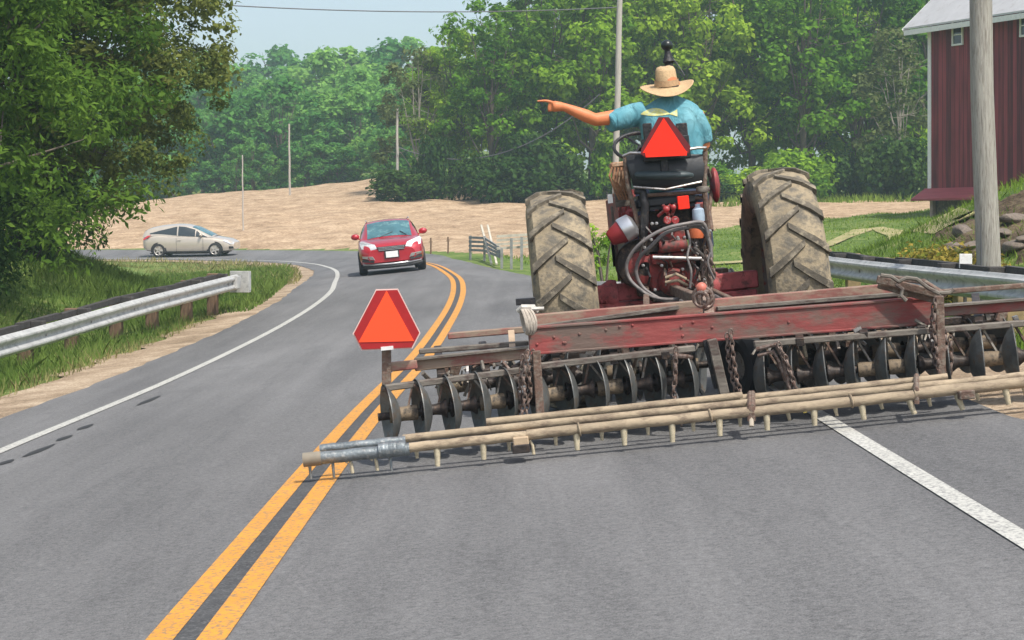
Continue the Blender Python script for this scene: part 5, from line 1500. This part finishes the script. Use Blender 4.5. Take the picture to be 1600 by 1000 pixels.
# pointing left hand
v = (P(838, 158, DD - .15) - wrist_l); hl = v.length; v.normalize()
nb = Vector((0, 1, 0)); dn = v.cross(nb).normalized()
if dn.z > 0: dn = -dn
k0 = wrist_l + v * .085
mb.tube([wrist_l, wrist_l + v * .03 + dn * .004, wrist_l + v * .065 + dn * .010, k0 + dn * .014], [.030, .036, .041, .034], 12)
mb.tube([k0 - dn * .014, k0 + v * .035 - dn * .017, k0 + v * .062 - dn * .015, P(839, 158, DD - .15)], [.0125, .0115, .0105, .0085], 10)
for j, (off, ln) in enumerate(((.006, .046), (.024, .043), (.040, .036))):
    b0 = k0 + dn * off + nb * .004 - v * .004
    mb.tube([b0, b0 + v * ln * .62 + dn * .004, b0 + v * ln * .55 + nb * .034 + dn * .006, b0 + v * .004 + nb * .038 + dn * .006], [.0125, .0115, .0105, .010], 10)
mb.tube([wrist_l + v * .03 + nb * .02 + dn * .0, wrist_l + v * .06 + nb * .042 - dn * .004, wrist_l + v * .088 + nb * .045 + dn * .008, wrist_l + v * .105 + nb * .036 + dn * .018], [.016, .0135, .0115, .0095], 10)
# right hand closes round the wheel rim
w = Vector((.17, .60, 1.90)); v2 = (w - wrist_r).normalized()
mb.tube([wrist_r, wrist_r + v2 * .08, w - v2 * .03], [.030, .038, .034], 12)
for j in range(4):
    b0 = w - v2 * .03 + Vector((-.030 + .020 * j, .0, .01))
    mb.tube([b0, b0 + v2 * .035 + Vector((0, 0, .018)), b0 + v2 * .055 + Vector((0, .0, -.008)), b0 + v2 * .035 + Vector((0, 0, -.03))], [.011, .0105, .010, .009], 8)
mb.tube([w - v2 * .06 + Vector((-.03, 0, 0)), w - v2 * .02 + Vector((-.045, 0, -.01)), w + v2 * .02 + Vector((-.03, 0, -.02))], [.014, .012, .010], 8)
# legs
zh = zs(306)
for s in (-1, 1):
    hip = Vector((cx + s * .10, yb + .03, zh)); knee = Vector((cx + s * .20, yb + .50, zh + .02)); ank = Vector((cx + s * .23, yb + .60, zh - .44))
    mb.tube([hip, hip.lerp(knee, .5), knee, knee.lerp(ank, .35), ank], [.095, .082, .062, .058, .040], 14)
    mb.tube([ank, ank + Vector((0, .03, -.05)), ank + Vector((0, .16, -.07))], [.04, .045, .032], 10)
body = remesh(mb, "person", .0065, 5, M['skin'])
TF.put(body)
tag(body, "driver in a teal short-sleeved shirt and straw hat pointing left", "person")

# shirt
m, n, l, bs = new_mat("teal_shirt_cloth")
tc = n.new("ShaderNodeTexCoord")
nz = n.new("ShaderNodeTexNoise"); nz.inputs["Scale"].default_value = 5; nz.inputs["Detail"].default_value = 6; l.new(tc.outputs["Object"], nz.inputs["Vector"])
rp = n.new("ShaderNodeValToRGB"); rp.color_ramp.elements[0].position = .3; rp.color_ramp.elements[0].color = (.075, .25, .31, 1); rp.color_ramp.elements[1].position = .72; rp.color_ramp.elements[1].color = (.19, .40, .45, 1)
l.new(nz.outputs[0], rp.inputs[0]); l.new(rp.outputs[0], bs.inputs["Base Color"]); bs.inputs["Roughness"].default_value = .85; bs.inputs["Specular IOR Level"].default_value = .2
mp = n.new("ShaderNodeMapping"); mp.inputs["Scale"].default_value = (5, 5, 2.4); mp.inputs["Rotation"].default_value = (0, .5, 0); l.new(tc.outputs["Object"], mp.inputs[0])
n2 = n.new("ShaderNodeTexNoise"); n2.inputs["Scale"].default_value = 2.2; n2.inputs["Detail"].default_value = 3; n2.inputs["Distortion"].default_value = .8; l.new(mp.outputs[0], n2.inputs["Vector"])
bp = n.new("ShaderNodeBump"); bp.inputs["Strength"].default_value = .9; bp.inputs["Distance"].default_value = .05; l.new(n2.outputs[0], bp.inputs["Height"]); l.new(bp.outputs[0], bs.inputs["Normal"])
M['shirt'] = m
mb = MB()
ring_loft(mb, [((cx, yb, zs(300)), .205, .15), ((cx, yb, zs(270)), .215, .155), ((cx, yb, zs(240)), .215, .15), ((cx - .005, yb, zs(215)), .215, .145), ((cx - .005, yb + .0, zs(195)), .225, .14), ((cx, yb + .005, zs(180)), .228, .125), ((cx, yb + .01, zs(170)), .212, .108), ((cx, yb + .015, zs(162)), .168, .09), ((cx, yb + .02, zs(156)), .115, .078), ((cx, yb + .02, zs(151)), .070, .070)])
s_end_l = P(950, 192, DD - .07)
mb.tube([sl + Vector((.10, 0, .01)), sl + Vector((.02, 0, .0)), sl.lerp(s_end_l, .5), s_end_l], [.085, .088, .080, .073], 18)
mb.tube([sr + Vector((-.10, 0, 0)), sr + Vector((-.01, 0, -.01)), sr.lerp(elbow_r, .5) + Vector((.012, 0, 0)), elbow_r + Vector((.012, -.0, .012))], [.085, .082, .070, .056], 18)
shirt = remesh(mb, "shirt", .009, 7, M['shirt'], body)
# print on the back: a yellow-green fish shape laid on the cloth
bvh = BVHTree.FromPolygons([v_.co.copy() for v_ in shirt.data.vertices], [list(p_.vertices) for p_ in shirt.data.polygons])
def on_back(px, py, lift=.004):
    p_ = P(px, py, DD)
    hit = bvh.ray_cast(Vector((p_.x, -1.2, p_.z)), Vector((0, 1, 0)))
    return (hit[0] + Vector((0, -lift, 0))) if hit[0] else Vector((p_.x, yb - .14, p_.z))
def patch(name, top, bot, m_):
    mb = MB(); vs = []; n_ = len(top)
    for k in range(n_):
        for j in range(4):
            t = j / 3; vs.append(on_back(top[k][0] + (bot[k][0] - top[k][0]) * t, top[k][1] + (bot[k][1] - top[k][1]) * t))
    fs = [(k * 4 + j, k * 4 + j + 1, (k + 1) * 4 + j + 1, (k + 1) * 4 + j) for k in range(n_ - 1) for j in range(3)]
    mb.add(vs, fs); return mb.build(name, m_, shirt, smooth=60)
fishm = mat("yellow_green_print", (.62, .60, .22), .85, 0, var=.3, scale=22, col2=(.45, .56, .52), amount=.4)
xs_ = np.linspace(1000, 1056, 15)
patch("back_print", [(x, 179 - 9 * math.sin(math.pi * min(1, (x - 1000) / 44)) ** .8 * (x < 1044) - (max(0, x - 1044) * .55)) for x in xs_], [(x, 180 + 2.5 * math.sin(math.pi * min(1, (x - 1000) / 44)) * (x < 1044) + (max(0, x - 1044) * .30)) for x in xs_], fishm)
# plaid stripes woven into the left sleeve
# hat
hat_c = P(1042, 134, DD + .03)
mb = MB(); vs, fs = [], []
prof = [(.0, .155), (.04, .153), (.066, .142), (.078, .122), (.084, .06), (.090, .02), (.094, .0), (.106, -.008), (.14, -.014), (.172, -.014), (.184, -.008)]
nn = 48
for k in range(nn):
    th = 2 * math.pi * k / nn; cs, sn = math.cos(th), math.sin(th)
    for i, (r0, z0) in enumerate(prof):
        ex = 1.0 if i < 7 else 1.0 + .06 * (i - 6) / 4
        brim = max(0, (r0 - .11) / .068)
        z = z0 * .95 + brim * (.024 * cs * cs * (1 + .3 * cs) - .030 * sn * sn * (sn < 0) - .004) + .22 * (r0 * sn * 1.12)
        if i < 3: z -= .008 * math.exp(-(cs * r0 / .03) ** 2)      # pinched crown
        vs.append((hat_c.x + r0 * cs * (.92 if i < 7 else ex), hat_c.y + r0 * sn * (1.12 if i < 7 else 1.12), hat_c.z + z))
m_ = len(prof)
for k in range(nn):
    k2 = (k + 1) % nn
    for i in range(m_ - 1): fs.append((k * m_ + i, k * m_ + i + 1, k2 * m_ + i + 1, k2 * m_ + i))
mb.add(vs, fs)
hat_me = mb.mesh("straw_hat", 60)
hat = mesh_obj("straw_hat", hat_me, M['straw'], body)
so = hat.modifiers.new("thickness", 'SOLIDIFY'); so.thickness = .005
mb = MB(); vs, fs = [], []
for k in range(nn):
    th = 2 * math.pi * k / nn; cs, sn = math.cos(th), math.sin(th)
    for r0, z0 in ((.0955, .008), (.0925, .028), (.0895, .050)): vs.append((hat_c.x + (r0 + .004) * cs * .92, hat_c.y + (r0 + .004) * sn * 1.12, hat_c.z + z0 + .22 * (r0 + .004) * sn * 1.12))
for k in range(nn):
    k2 = (k + 1) % nn
    for i in range(2): fs.append((k * 3 + i, k * 3 + i + 1, k2 * 3 + i + 1, k2 * 3 + i))
mb.add(vs, fs); mb.build("hat_band", M['straw_band'], hat)
mb = MB(); hc = head_c
ring = [(hc + Vector((0, -.010, -.018)), .078, .086), (hc + Vector((0, -.018, -.03)), .081, .084), (hc + Vector((0, -.034, -.05)), .07, .066), (hc + Vector((0, -.04, -.085)), .055, .045)]
ring_loft(mb, [((c_.x, c_.y, c_.z), a_, b_) for c_, a_, b_ in ring], 20); mb.build("hair", M['hair'], body)
# trousers and shoes
mb = MB()
ring_loft(mb, [((cx, yb, zs(308) - .02), .185, .15), ((cx, yb, zs(296)), .195, .145), ((cx, yb, zs(284)), .19, .138)])
for s in (-1, 1):
    hip = Vector((cx + s * .10, yb + .03, zh)); knee = Vector((cx + s * .20, yb + .50, zh + .02)); ank = Vector((cx + s * .23, yb + .60, zh - .42))
    mb.tube([hip, hip.lerp(knee, .5), knee, knee.lerp(ank, .4), ank], [.108, .096, .078, .074, .062], 14)
remesh(mb, "trousers", .011, 5, M['denim'], body)
for s in (-1, 1):
    a_ = Vector((cx + s * .23, yb + .60, zh - .47))
    mb = MB(); mb.tube([a_ + Vector((0, -.04, .02)), a_ + Vector((0, .02, -.02)), a_ + Vector((0, .12, -.035)), a_ + Vector((0, .20, -.045))], [.045, .052, .046, .03], 12); mb.build("shoe", M['shoe'], body)
mb = MB()
for s in (-1, 1): mb.box((cx + s * .24, yb + .68, zh - .60), (.26, .34, .03)); mb.beam((cx + s * .24, yb + .68, zh - .60), (cx + s * .08, yb + .72, zh - .66), .06, .05)
mb.build("foot_platform", M['rust'], tractor, smooth=0)

# ------------------------------------------------------------------ cars
def ground_frame(x, y, heading):
    e_ = .8; z = gz(x, y)
    nrm = Vector((gz(x - e_, y) - gz(x + e_, y), gz(x, y - e_) - gz(x, y + e_), 2 * e_)).normalized()
    f = Vector((heading[0], heading[1], 0)); f = (f - nrm * f.dot(nrm)).normalized()
    r_ = f.cross(nrm).normalized()
    return Matrix.Translation((x, y, z + .004)) @ Matrix((r_, f, nrm)).transposed().to_4x4()

def interp(tab, y):
    ys = [t[0] for t in tab]
    return [float(np.interp(y, ys, [t[k] for t in tab])) for k in range(1, len(tab[0]))]

def build_car(name, label, cat, x, y, heading, paint, T, lower, roof, wheels, glass_front, side, wheel_r, wheel_w, front=None):
    """lower: (y, z bottom, half width, z shoulder, z deck); roof: (y, half width at belt, half width at roof, z)"""
    root = thing(name, label, cat); root.matrix_world = ground_frame(x, y, heading)
    y0, y1 = lower[0][0], lower[-1][0]
    ys = np.concatenate([np.linspace(y0, y0 + .35, 9), np.linspace(y0 + .35, y1 - .5, 30)[1:-1], np.linspace(y1 - .5, y1, 12)])
    # smooth tables
    def sm(tab, y, w=.10):
        a = [interp(tab, y + o) for o in (-w, -w / 2, 0, w / 2, w)]
        return [sum(q) / 5 for q in zip(*a)]
    sec = []
    for yy in ys:
        zb, hw, zs_, zd = sm(lower, yy, .06)
        zm = zb + (zs_ - zb) * .5
        half = [(0, zb), (hw * .80, zb), (hw * .95, zb + .05), (hw * .985, zb + .14), (hw, zm), (hw * .995, zs_ - .06), (hw * .965, zs_), (hw * .86, zs_ + (zd - zs_) * .7), (hw * .5, zd), (0, zd + .012)]
        sec.append([Vector((px, yy, pz)) for px, pz in half] + [Vector((-px, yy, pz)) for px, pz in half[-2:0:-1]])
    mb = MB(); n = len(sec[0]); vs = [p for s_ in sec for p in s_]; fs = []
    for i in range(len(sec) - 1):
        for k in range(n):
            k2 = (k + 1) % n; fs.append((i * n + k, i * n + k2, (i + 1) * n + k2, (i + 1) * n + k))
    fs.append(tuple(range(n))[::-1]); fs.append(tuple((len(sec) - 1) * n + k for k in range(n)))
    mb.add(vs, fs)
    # greenhouse
    ry = np.linspace(roof[0][0], roof[-1][0], 33)
    def gsec(yy):
        wb, wr, zr = sm(roof, yy, .05)
        zd = sm(lower, yy, .06)[3] - .03
        zr = max(zr, zd + .002)
        return wb, wr, zr, zd
    def gpoint(yy, v):          # v 0 belt .. 1 roof edge .. 2 centre
        wb, wr, zr, zd = gsec(yy)
        if v <= 1:
            px = wb + (wr - wb) * v; pz = zd + (zr - .045 - zd) * v
            px += .03 * math.sin(math.pi * v)
        else:
            t = v - 1; px = wr * math.cos(t * math.pi / 2); pz = zr - .045 + .045 * math.sin(t * math.pi / 2)
            px = wr * (1 - t) if t > .25 else wr * (1 - t * .6 - .1 * (t / .25) * .25 * 4 * .25)
            px = wr * (1 - t); pz = zr - .045 + .06 * (1 - (1 - t) ** 2.5)
        return Vector((px, yy, pz))
    vv = [0, .25, .5, .75, 1, 1.08, 1.2, 1.4, 1.7, 2]
    g = []
    for yy in ry:
        half = [gpoint(yy, v) for v in vv]
        g.append(half + [Vector((-p.x, p.y, p.z)) for p in half[-2::-1]])
    n2 = len(g[0]); vs = [p for s_ in g for p in s_]; fs = []
    for i in range(len(g) - 1):
        for k in range(n2 - 1): fs.append((i * n2 + k, i * n2 + k + 1, (i + 1) * n2 + k + 1, (i + 1) * n2 + k))
    mb.add(vs, fs)
    body_ = mb.build("body", paint, root, smooth=38)
    def glass(nm, pts_fn, us, vs_, m_, parent=root, off=.006):
        q = MB(); V = []
        for u in us:
            for v in vs_: V.append(pts_fn(u, v))
        nv = len(vs_); F = [(i * nv + k, i * nv + k + 1, (i + 1) * nv + k + 1, (i + 1) * nv + k) for i in range(len(us) - 1) for k in range(nv - 1)]
        q.add(V, F); return q.build(nm, m_, parent, smooth=60)
    # windscreen and rear window lie on the ramps of the roof line
    for nm, (ya, yb_) in (("windscreen", glass_front[0]), ("rear_window", glass_front[1])):
        def pf(u, v):
            wb, wr, zr, zd = gsec(u)
            t = (v - 0)     # -1..1 across
            w_ = (wr * .96 + (wb - wr) * .25)
            p_ = gpoint(u, 2 - min(1, abs(t)) * .94); p_.x = math.copysign(abs(p_.x), t)
            nrm = Vector((0, .6 if nm == "windscreen" else -.6, .8))
            return p_ + nrm * .008
        glass(nm, pf, np.linspace(ya, yb_, 12), np.linspace(-1, 1, 15), M['glass_blue'] if nm == "windscreen" else M['glass_dark'])
    for sgn in (-1, 1):
        for (ya, yb_, v0a, v1a, v0b, v1b) in side:
            def pf(u, v):
                t = (u - ya) / (yb_ - ya)
                lo = v0a + (v0b - v0a) * t; hi = v1a + (v1b - v1a) * t
                p_ = gpoint(u, lo + (hi - lo) * v); p_.x += .006
                p_.x *= sgn; return p_
            glass("side_window", pf, np.linspace(ya, yb_, 10), np.linspace(0, 1, 5), M['glass_dark'])
    # wheels; black ring on each flank stands for the arch's shaded gap
    tme = MB(); R_, W = wheel_r, wheel_w
    tme.lathe([(R_ * .66, -W * .5), (R_ * .86, -W * .52), (R_ * .97, -W * .42), (R_, -W * .2), (R_, W * .2), (R_ * .97, W * .42), (R_ * .86, W * .52), (R_ * .66, W * .5)], n=32, closed=True)
    tme = tme.mesh("tyre", 40); tme.materials.append(M['tyre_black'])
    rme = MB(); rme.lathe([(.03, W * .40), (R_ * .2, W * .42), (R_ * .22, W * .34)], n=20); rme.lathe([(R_ * .60, W * .36), (R_ * .68, W * .49), (R_ * .69, W * .42), (R_ * .66, -W * .4)], n=28)
    for k in range(5):
        a = k * 2 * math.pi / 5
        d_ = Vector((0, math.cos(a), math.sin(a))); s_ = Vector((0, -math.sin(a), math.cos(a)))
        rme.prism([Vector((W * .36, 0, 0)) + d_ * R_ * .15 + s_ * R_ * .10, Vector((W * .36, 0, 0)) + d_ * R_ * .64 + s_ * R_ * .13, Vector((W * .36, 0, 0)) + d_ * R_ * .64 - s_ * R_ * .13, Vector((W * .36, 0, 0)) + d_ * R_ * .15 - s_ * R_ * .10], (W * .07, 0, 0))
    rme = rme.mesh("rim", 30); rme.materials.append(M['alloy'])
    dme = MB(); dme.lathe([(.0, 0), (R_ * .64, 0), (R_ * .64, .02), (.0, .02)], n=24); dme = dme.mesh("brake_disc", 30); dme.materials.append(M['black_iron'])
    for yy in wheels:
        hw = sm(lower, yy, .06)[1]
        for s_ in (-1, 1):
            w_ = mesh_obj("wheel", tme, None, root); w_.location = (s_ * (hw - W * .5 + .022), yy, R_); w_.rotation_euler = (0, 0, 0 if s_ > 0 else math.pi)
            mesh_obj("rim", rme, None, w_); mesh_obj("brake_disc", dme, None, w_)
            q = MB(); vs, fs = [], []; nseg = 22
            for k in range(nseg + 1):
                a = -.25 + (math.pi + .5) * k / nseg
                for rr, xx in ((R_ * .55, .004), (R_ * 1.15, .010), (R_ * 1.17, -.02)):
                    vs.append((s_ * (hw + xx - .012), yy + rr * math.cos(a), max(.12, R_ + rr * math.sin(a))))
            for k in range(nseg):
                for j in range(2): fs.append((k * 3 + j, k * 3 + j + 1, (k + 1) * 3 + j + 1, (k + 1) * 3 + j))
            q.add(vs, fs); q.build("arch_gap_shade", M['car_trim'], root)
    # mirrors
    my = glass_front[0][0] - .42
    for s_ in (-1, 1):
        wb, wr, zr, zd = gsec(my)
        q = MB(); q.ball((s_ * (wb + .115), my, zd + .10), (.12, .075, .085), 14); q.beam((s_ * (wb - .02), my, zd + .03), (s_ * (wb + .12), my, zd + .06), .05, .03)
        q.build("mirror", paint, root)
    return root, sm, gsec

def quad_panel(name, pts, m_, parent, thick=(0, .012, 0), bevel=.004):
    q = MB(); q.prism(pts, thick); return q.build(name, m_, parent, smooth=30, bevel=bevel)

# red hatchback SUV coming towards the camera; local +Y is its front
red_lower = [(-2.15, .40, .70, .82, .96), (-2.0, .30, .84, .92, 1.0), (-1.4, .24, .885, .96, 1.02), (0, .22, .90, .94, 1.0), (.75, .22, .90, .92, .99), (1.15, .23, .895, .90, .97), (1.7, .24, .88, .84, .90), (1.98, .26, .82, .72, .82), (2.10, .30, .72, .64, .74), (2.16, .34, .60, .58, .64)]
red_roof = [(-2.06, .74, .60, 1.02), (-1.75, .77, .60, 1.28), (-1.45, .79, .60, 1.40), (-.6, .82, .63, 1.47), (.05, .83, .63, 1.45), (.35, .83, .63, 1.36), (.75, .83, .64, 1.17), (1.18, .82, .66, .955)]
red, sm_r, gs_r = build_car("red_car", "red car rounding the bend toward the camera in the far lane", "car", -3.38, 50.6, (.085, -.99), M['car_red'], None, red_lower, red_roof, (1.30, -1.32),
    ((1.10, .18), (-1.98, -1.5)), [(-1.35, -.45, .12, .80, .08, .92), (-.38, .42, .08, .92, .06, .86)], .335, .22)
def front_pts(lst, yoff=0): return [Vector((x_, y_ + yoff, z_)) for x_, y_, z_ in lst]
for s_ in (-1, 1):
    quad_panel("headlight", front_pts([(s_ * .38, 2.085, .69), (s_ * .44, 2.02, .81), (s_ * .80, 1.78, .93), (s_ * .85, 1.70, .88), (s_ * .81, 1.90, .72), (s_ * .56, 2.06, .66)], .02), M['lamp_glass'], red, (0, .05, .01))
    quad_panel("fog_lamp_trim", front_pts([(s_ * .46, 2.10, .40), (s_ * .80, 1.93, .47), (s_ * .81, 1.92, .53), (s_ * .52, 2.10, .50)], .085), M['silver'], red, (0, .05, 0))
    quad_panel("fog_lamp_recess", front_pts([(s_ * .50, 2.09, .33), (s_ * .82, 1.92, .37), (s_ * .81, 1.92, .45), (s_ * .48, 2.10, .385)], .085), M['car_trim'], red, (0, .04, 0))
quad_panel("grille", front_pts([(-.34, 2.13, .62), (.34, 2.13, .62), (.40, 2.11, .745), (-.40, 2.11, .745)]), M['car_trim'], red, (0, .045, 0))
q = MB()
for k in range(3): q.box((0, 2.182, .65 + k * .035), (.70, .012, .012))
q.build("grille_bar", M['silver'], red, smooth=0)
q = MB(); q.box((0, 2.205, .52), (.33, .015, .165)); q.build("licence_plate", M['plate'], red, smooth=0, bevel=.004)
q = MB(); q.box((0, 2.19, .52), (.40, .02, .20)); q.build("plate_holder", M['car_trim'], red, smooth=0)
q = MB(); q.tube([(-.78, 1.96, .30), (-.5, 2.12, .275), (0, 2.19, .265), (.5, 2.12, .275), (.78, 1.96, .30)], .026, 10); q.build("bumper_trim", M['silver'], red)
q = MB(); q.tube([(-.80, 1.93, .24), (-.5, 2.08, .205), (0, 2.15, .20), (.5, 2.08, .205), (.80, 1.93, .24)], .05, 10); q.build("lower_bumper", M['car_trim'], red)
q = MB(); q.box((.0, -.1, .185), (1.5, 3.6, .06)); q.build("underbody", M['car_trim'], red, smooth=0)
for s_ in (-1, 1):
    q = MB(); q.tube([(s_ * .57, -1.3, 1.43), (s_ * .60, -.5, 1.485), (s_ * .60, .0, 1.47)], .018, 8); q.build("roof_rail", M['silver'], red)
    q = MB(); q.tube([(s_ * .38 - .1, 1.14, 1.0), (s_ * .1 - .2, .92, 1.12)], .010, 6); q.build("wiper", M['car_trim'], red)

# cream coupe-like hatchback seen from its right side
wl_ = [(-2.02, .42, .66, .80, .93), (-1.88, .30, .80, .88, .97), (-1.3, .22, .865, .94, 1.0), (-.3, .19, .88, .90, .97), (.6, .19, .88, .86, .93), (1.2, .20, .87, .80, .89), (1.75, .21, .83, .70, .79), (2.02, .24, .72, .60, .69), (2.14, .32, .55, .52, .58)]
wr_ = [(-2.03, .70, .57, 1.02), (-1.96, .73, .58, 1.22), (-1.7, .75, .59, 1.33), (-1.2, .77, .60, 1.42), (-.5, .79, .60, 1.47), (-.05, .80, .60, 1.44), (.4, .80, .60, 1.31), (.9, .79, .62, 1.06), (1.22, .78, .64, .90)]
cream, sm_c, gs_c = build_car("cream_car", "cream two-door hatchback driving right along the far road", "car", -14.6, 81.6, (.995, -.10), M['car_cream'], None, wl_, wr_, (1.33, -1.26),
    ((1.14, .25), (-2.0, -1.93)), [(-1.68, -.42, .30, .42, .06, .90), (-.36, .42, .04, .93, .03, .90), (.46, .98, .03, .88, .0, .25)], .315, .21)
for s_ in (-1, 1):
    quad_panel("headlight", front_pts([(s_ * .46, 2.10, .62), (s_ * .78, 1.72, .76), (s_ * .82, 1.70, .70), (s_ * .74, 1.98, .56), (s_ * .52, 2.11, .55)]), M['lamp_glass'], cream, (s_ * .015, .03, 0))
    quad_panel("fog_lamp_recess", front_pts([(s_ * .56, 2.06, .34), (s_ * .74, 1.96, .34), (s_ * .76, 1.95, .45), (s_ * .56, 2.08, .44)]), M['car_trim'], cream, (s_ * .01, .05, 0))
    quad_panel("tail_lamp", [Vector((s_ * .70, -1.97, .78)), Vector((s_ * .835, -1.72, .90)), Vector((s_ * .80, -1.60, 1.01)), Vector((s_ * .74, -1.78, .98)), Vector((s_ * .66, -1.99, .84))], M['tail_red'], cream, (s_ * .035, -.02, 0))
    q = MB(); q.box((s_ * .884, .05, .245), (.012, 2.0, .05)); q.build("sill_trim", M['car_trim'], cream, smooth=0)
    q = MB(); q.box((s_ * .886, -.30, .76), (.03, .17, .022)); q.build("door_handle", M['car_cream'], cream, smooth=0, bevel=.005)
    for yy in (-.43, .80):
        q = MB(); q.box((s_ * .8815, yy, .56), (.004, .010, .60)); q.build("door_gap", M['car_trim'], cream, smooth=0)
q = MB(); q.box((0, -.0, .17), (1.45, 3.4, .06)); q.build("underbody", M['car_trim'], cream, smooth=0)
q = MB(); q.box((0, 2.10, .42), (.8, .05, .16)); q.build("grille", M['car_trim'], cream, smooth=0, bevel=.02)
# people barely seen inside are left to the glass

# ------------------------------------------------------------------ haze: pale air over the whole valley
hz, hn, hl_, hb = new_mat("pale_haze")
hn.remove(hb)
pv = hn.new("ShaderNodeVolumePrincipled")
pv.inputs["Color"].default_value = (.66, .86, .95, 1)
pv.inputs["Density"].default_value = .0008
pv.inputs["Anisotropy"].default_value = .2
hl_.new(pv.outputs[0], hn["Material Output"].inputs["Volume"])
mb = MB(); mb.box((0, 435, 29), (838, 926, 74))
tag(mb.build("haze", hz, None, smooth=0), kind="stuff")
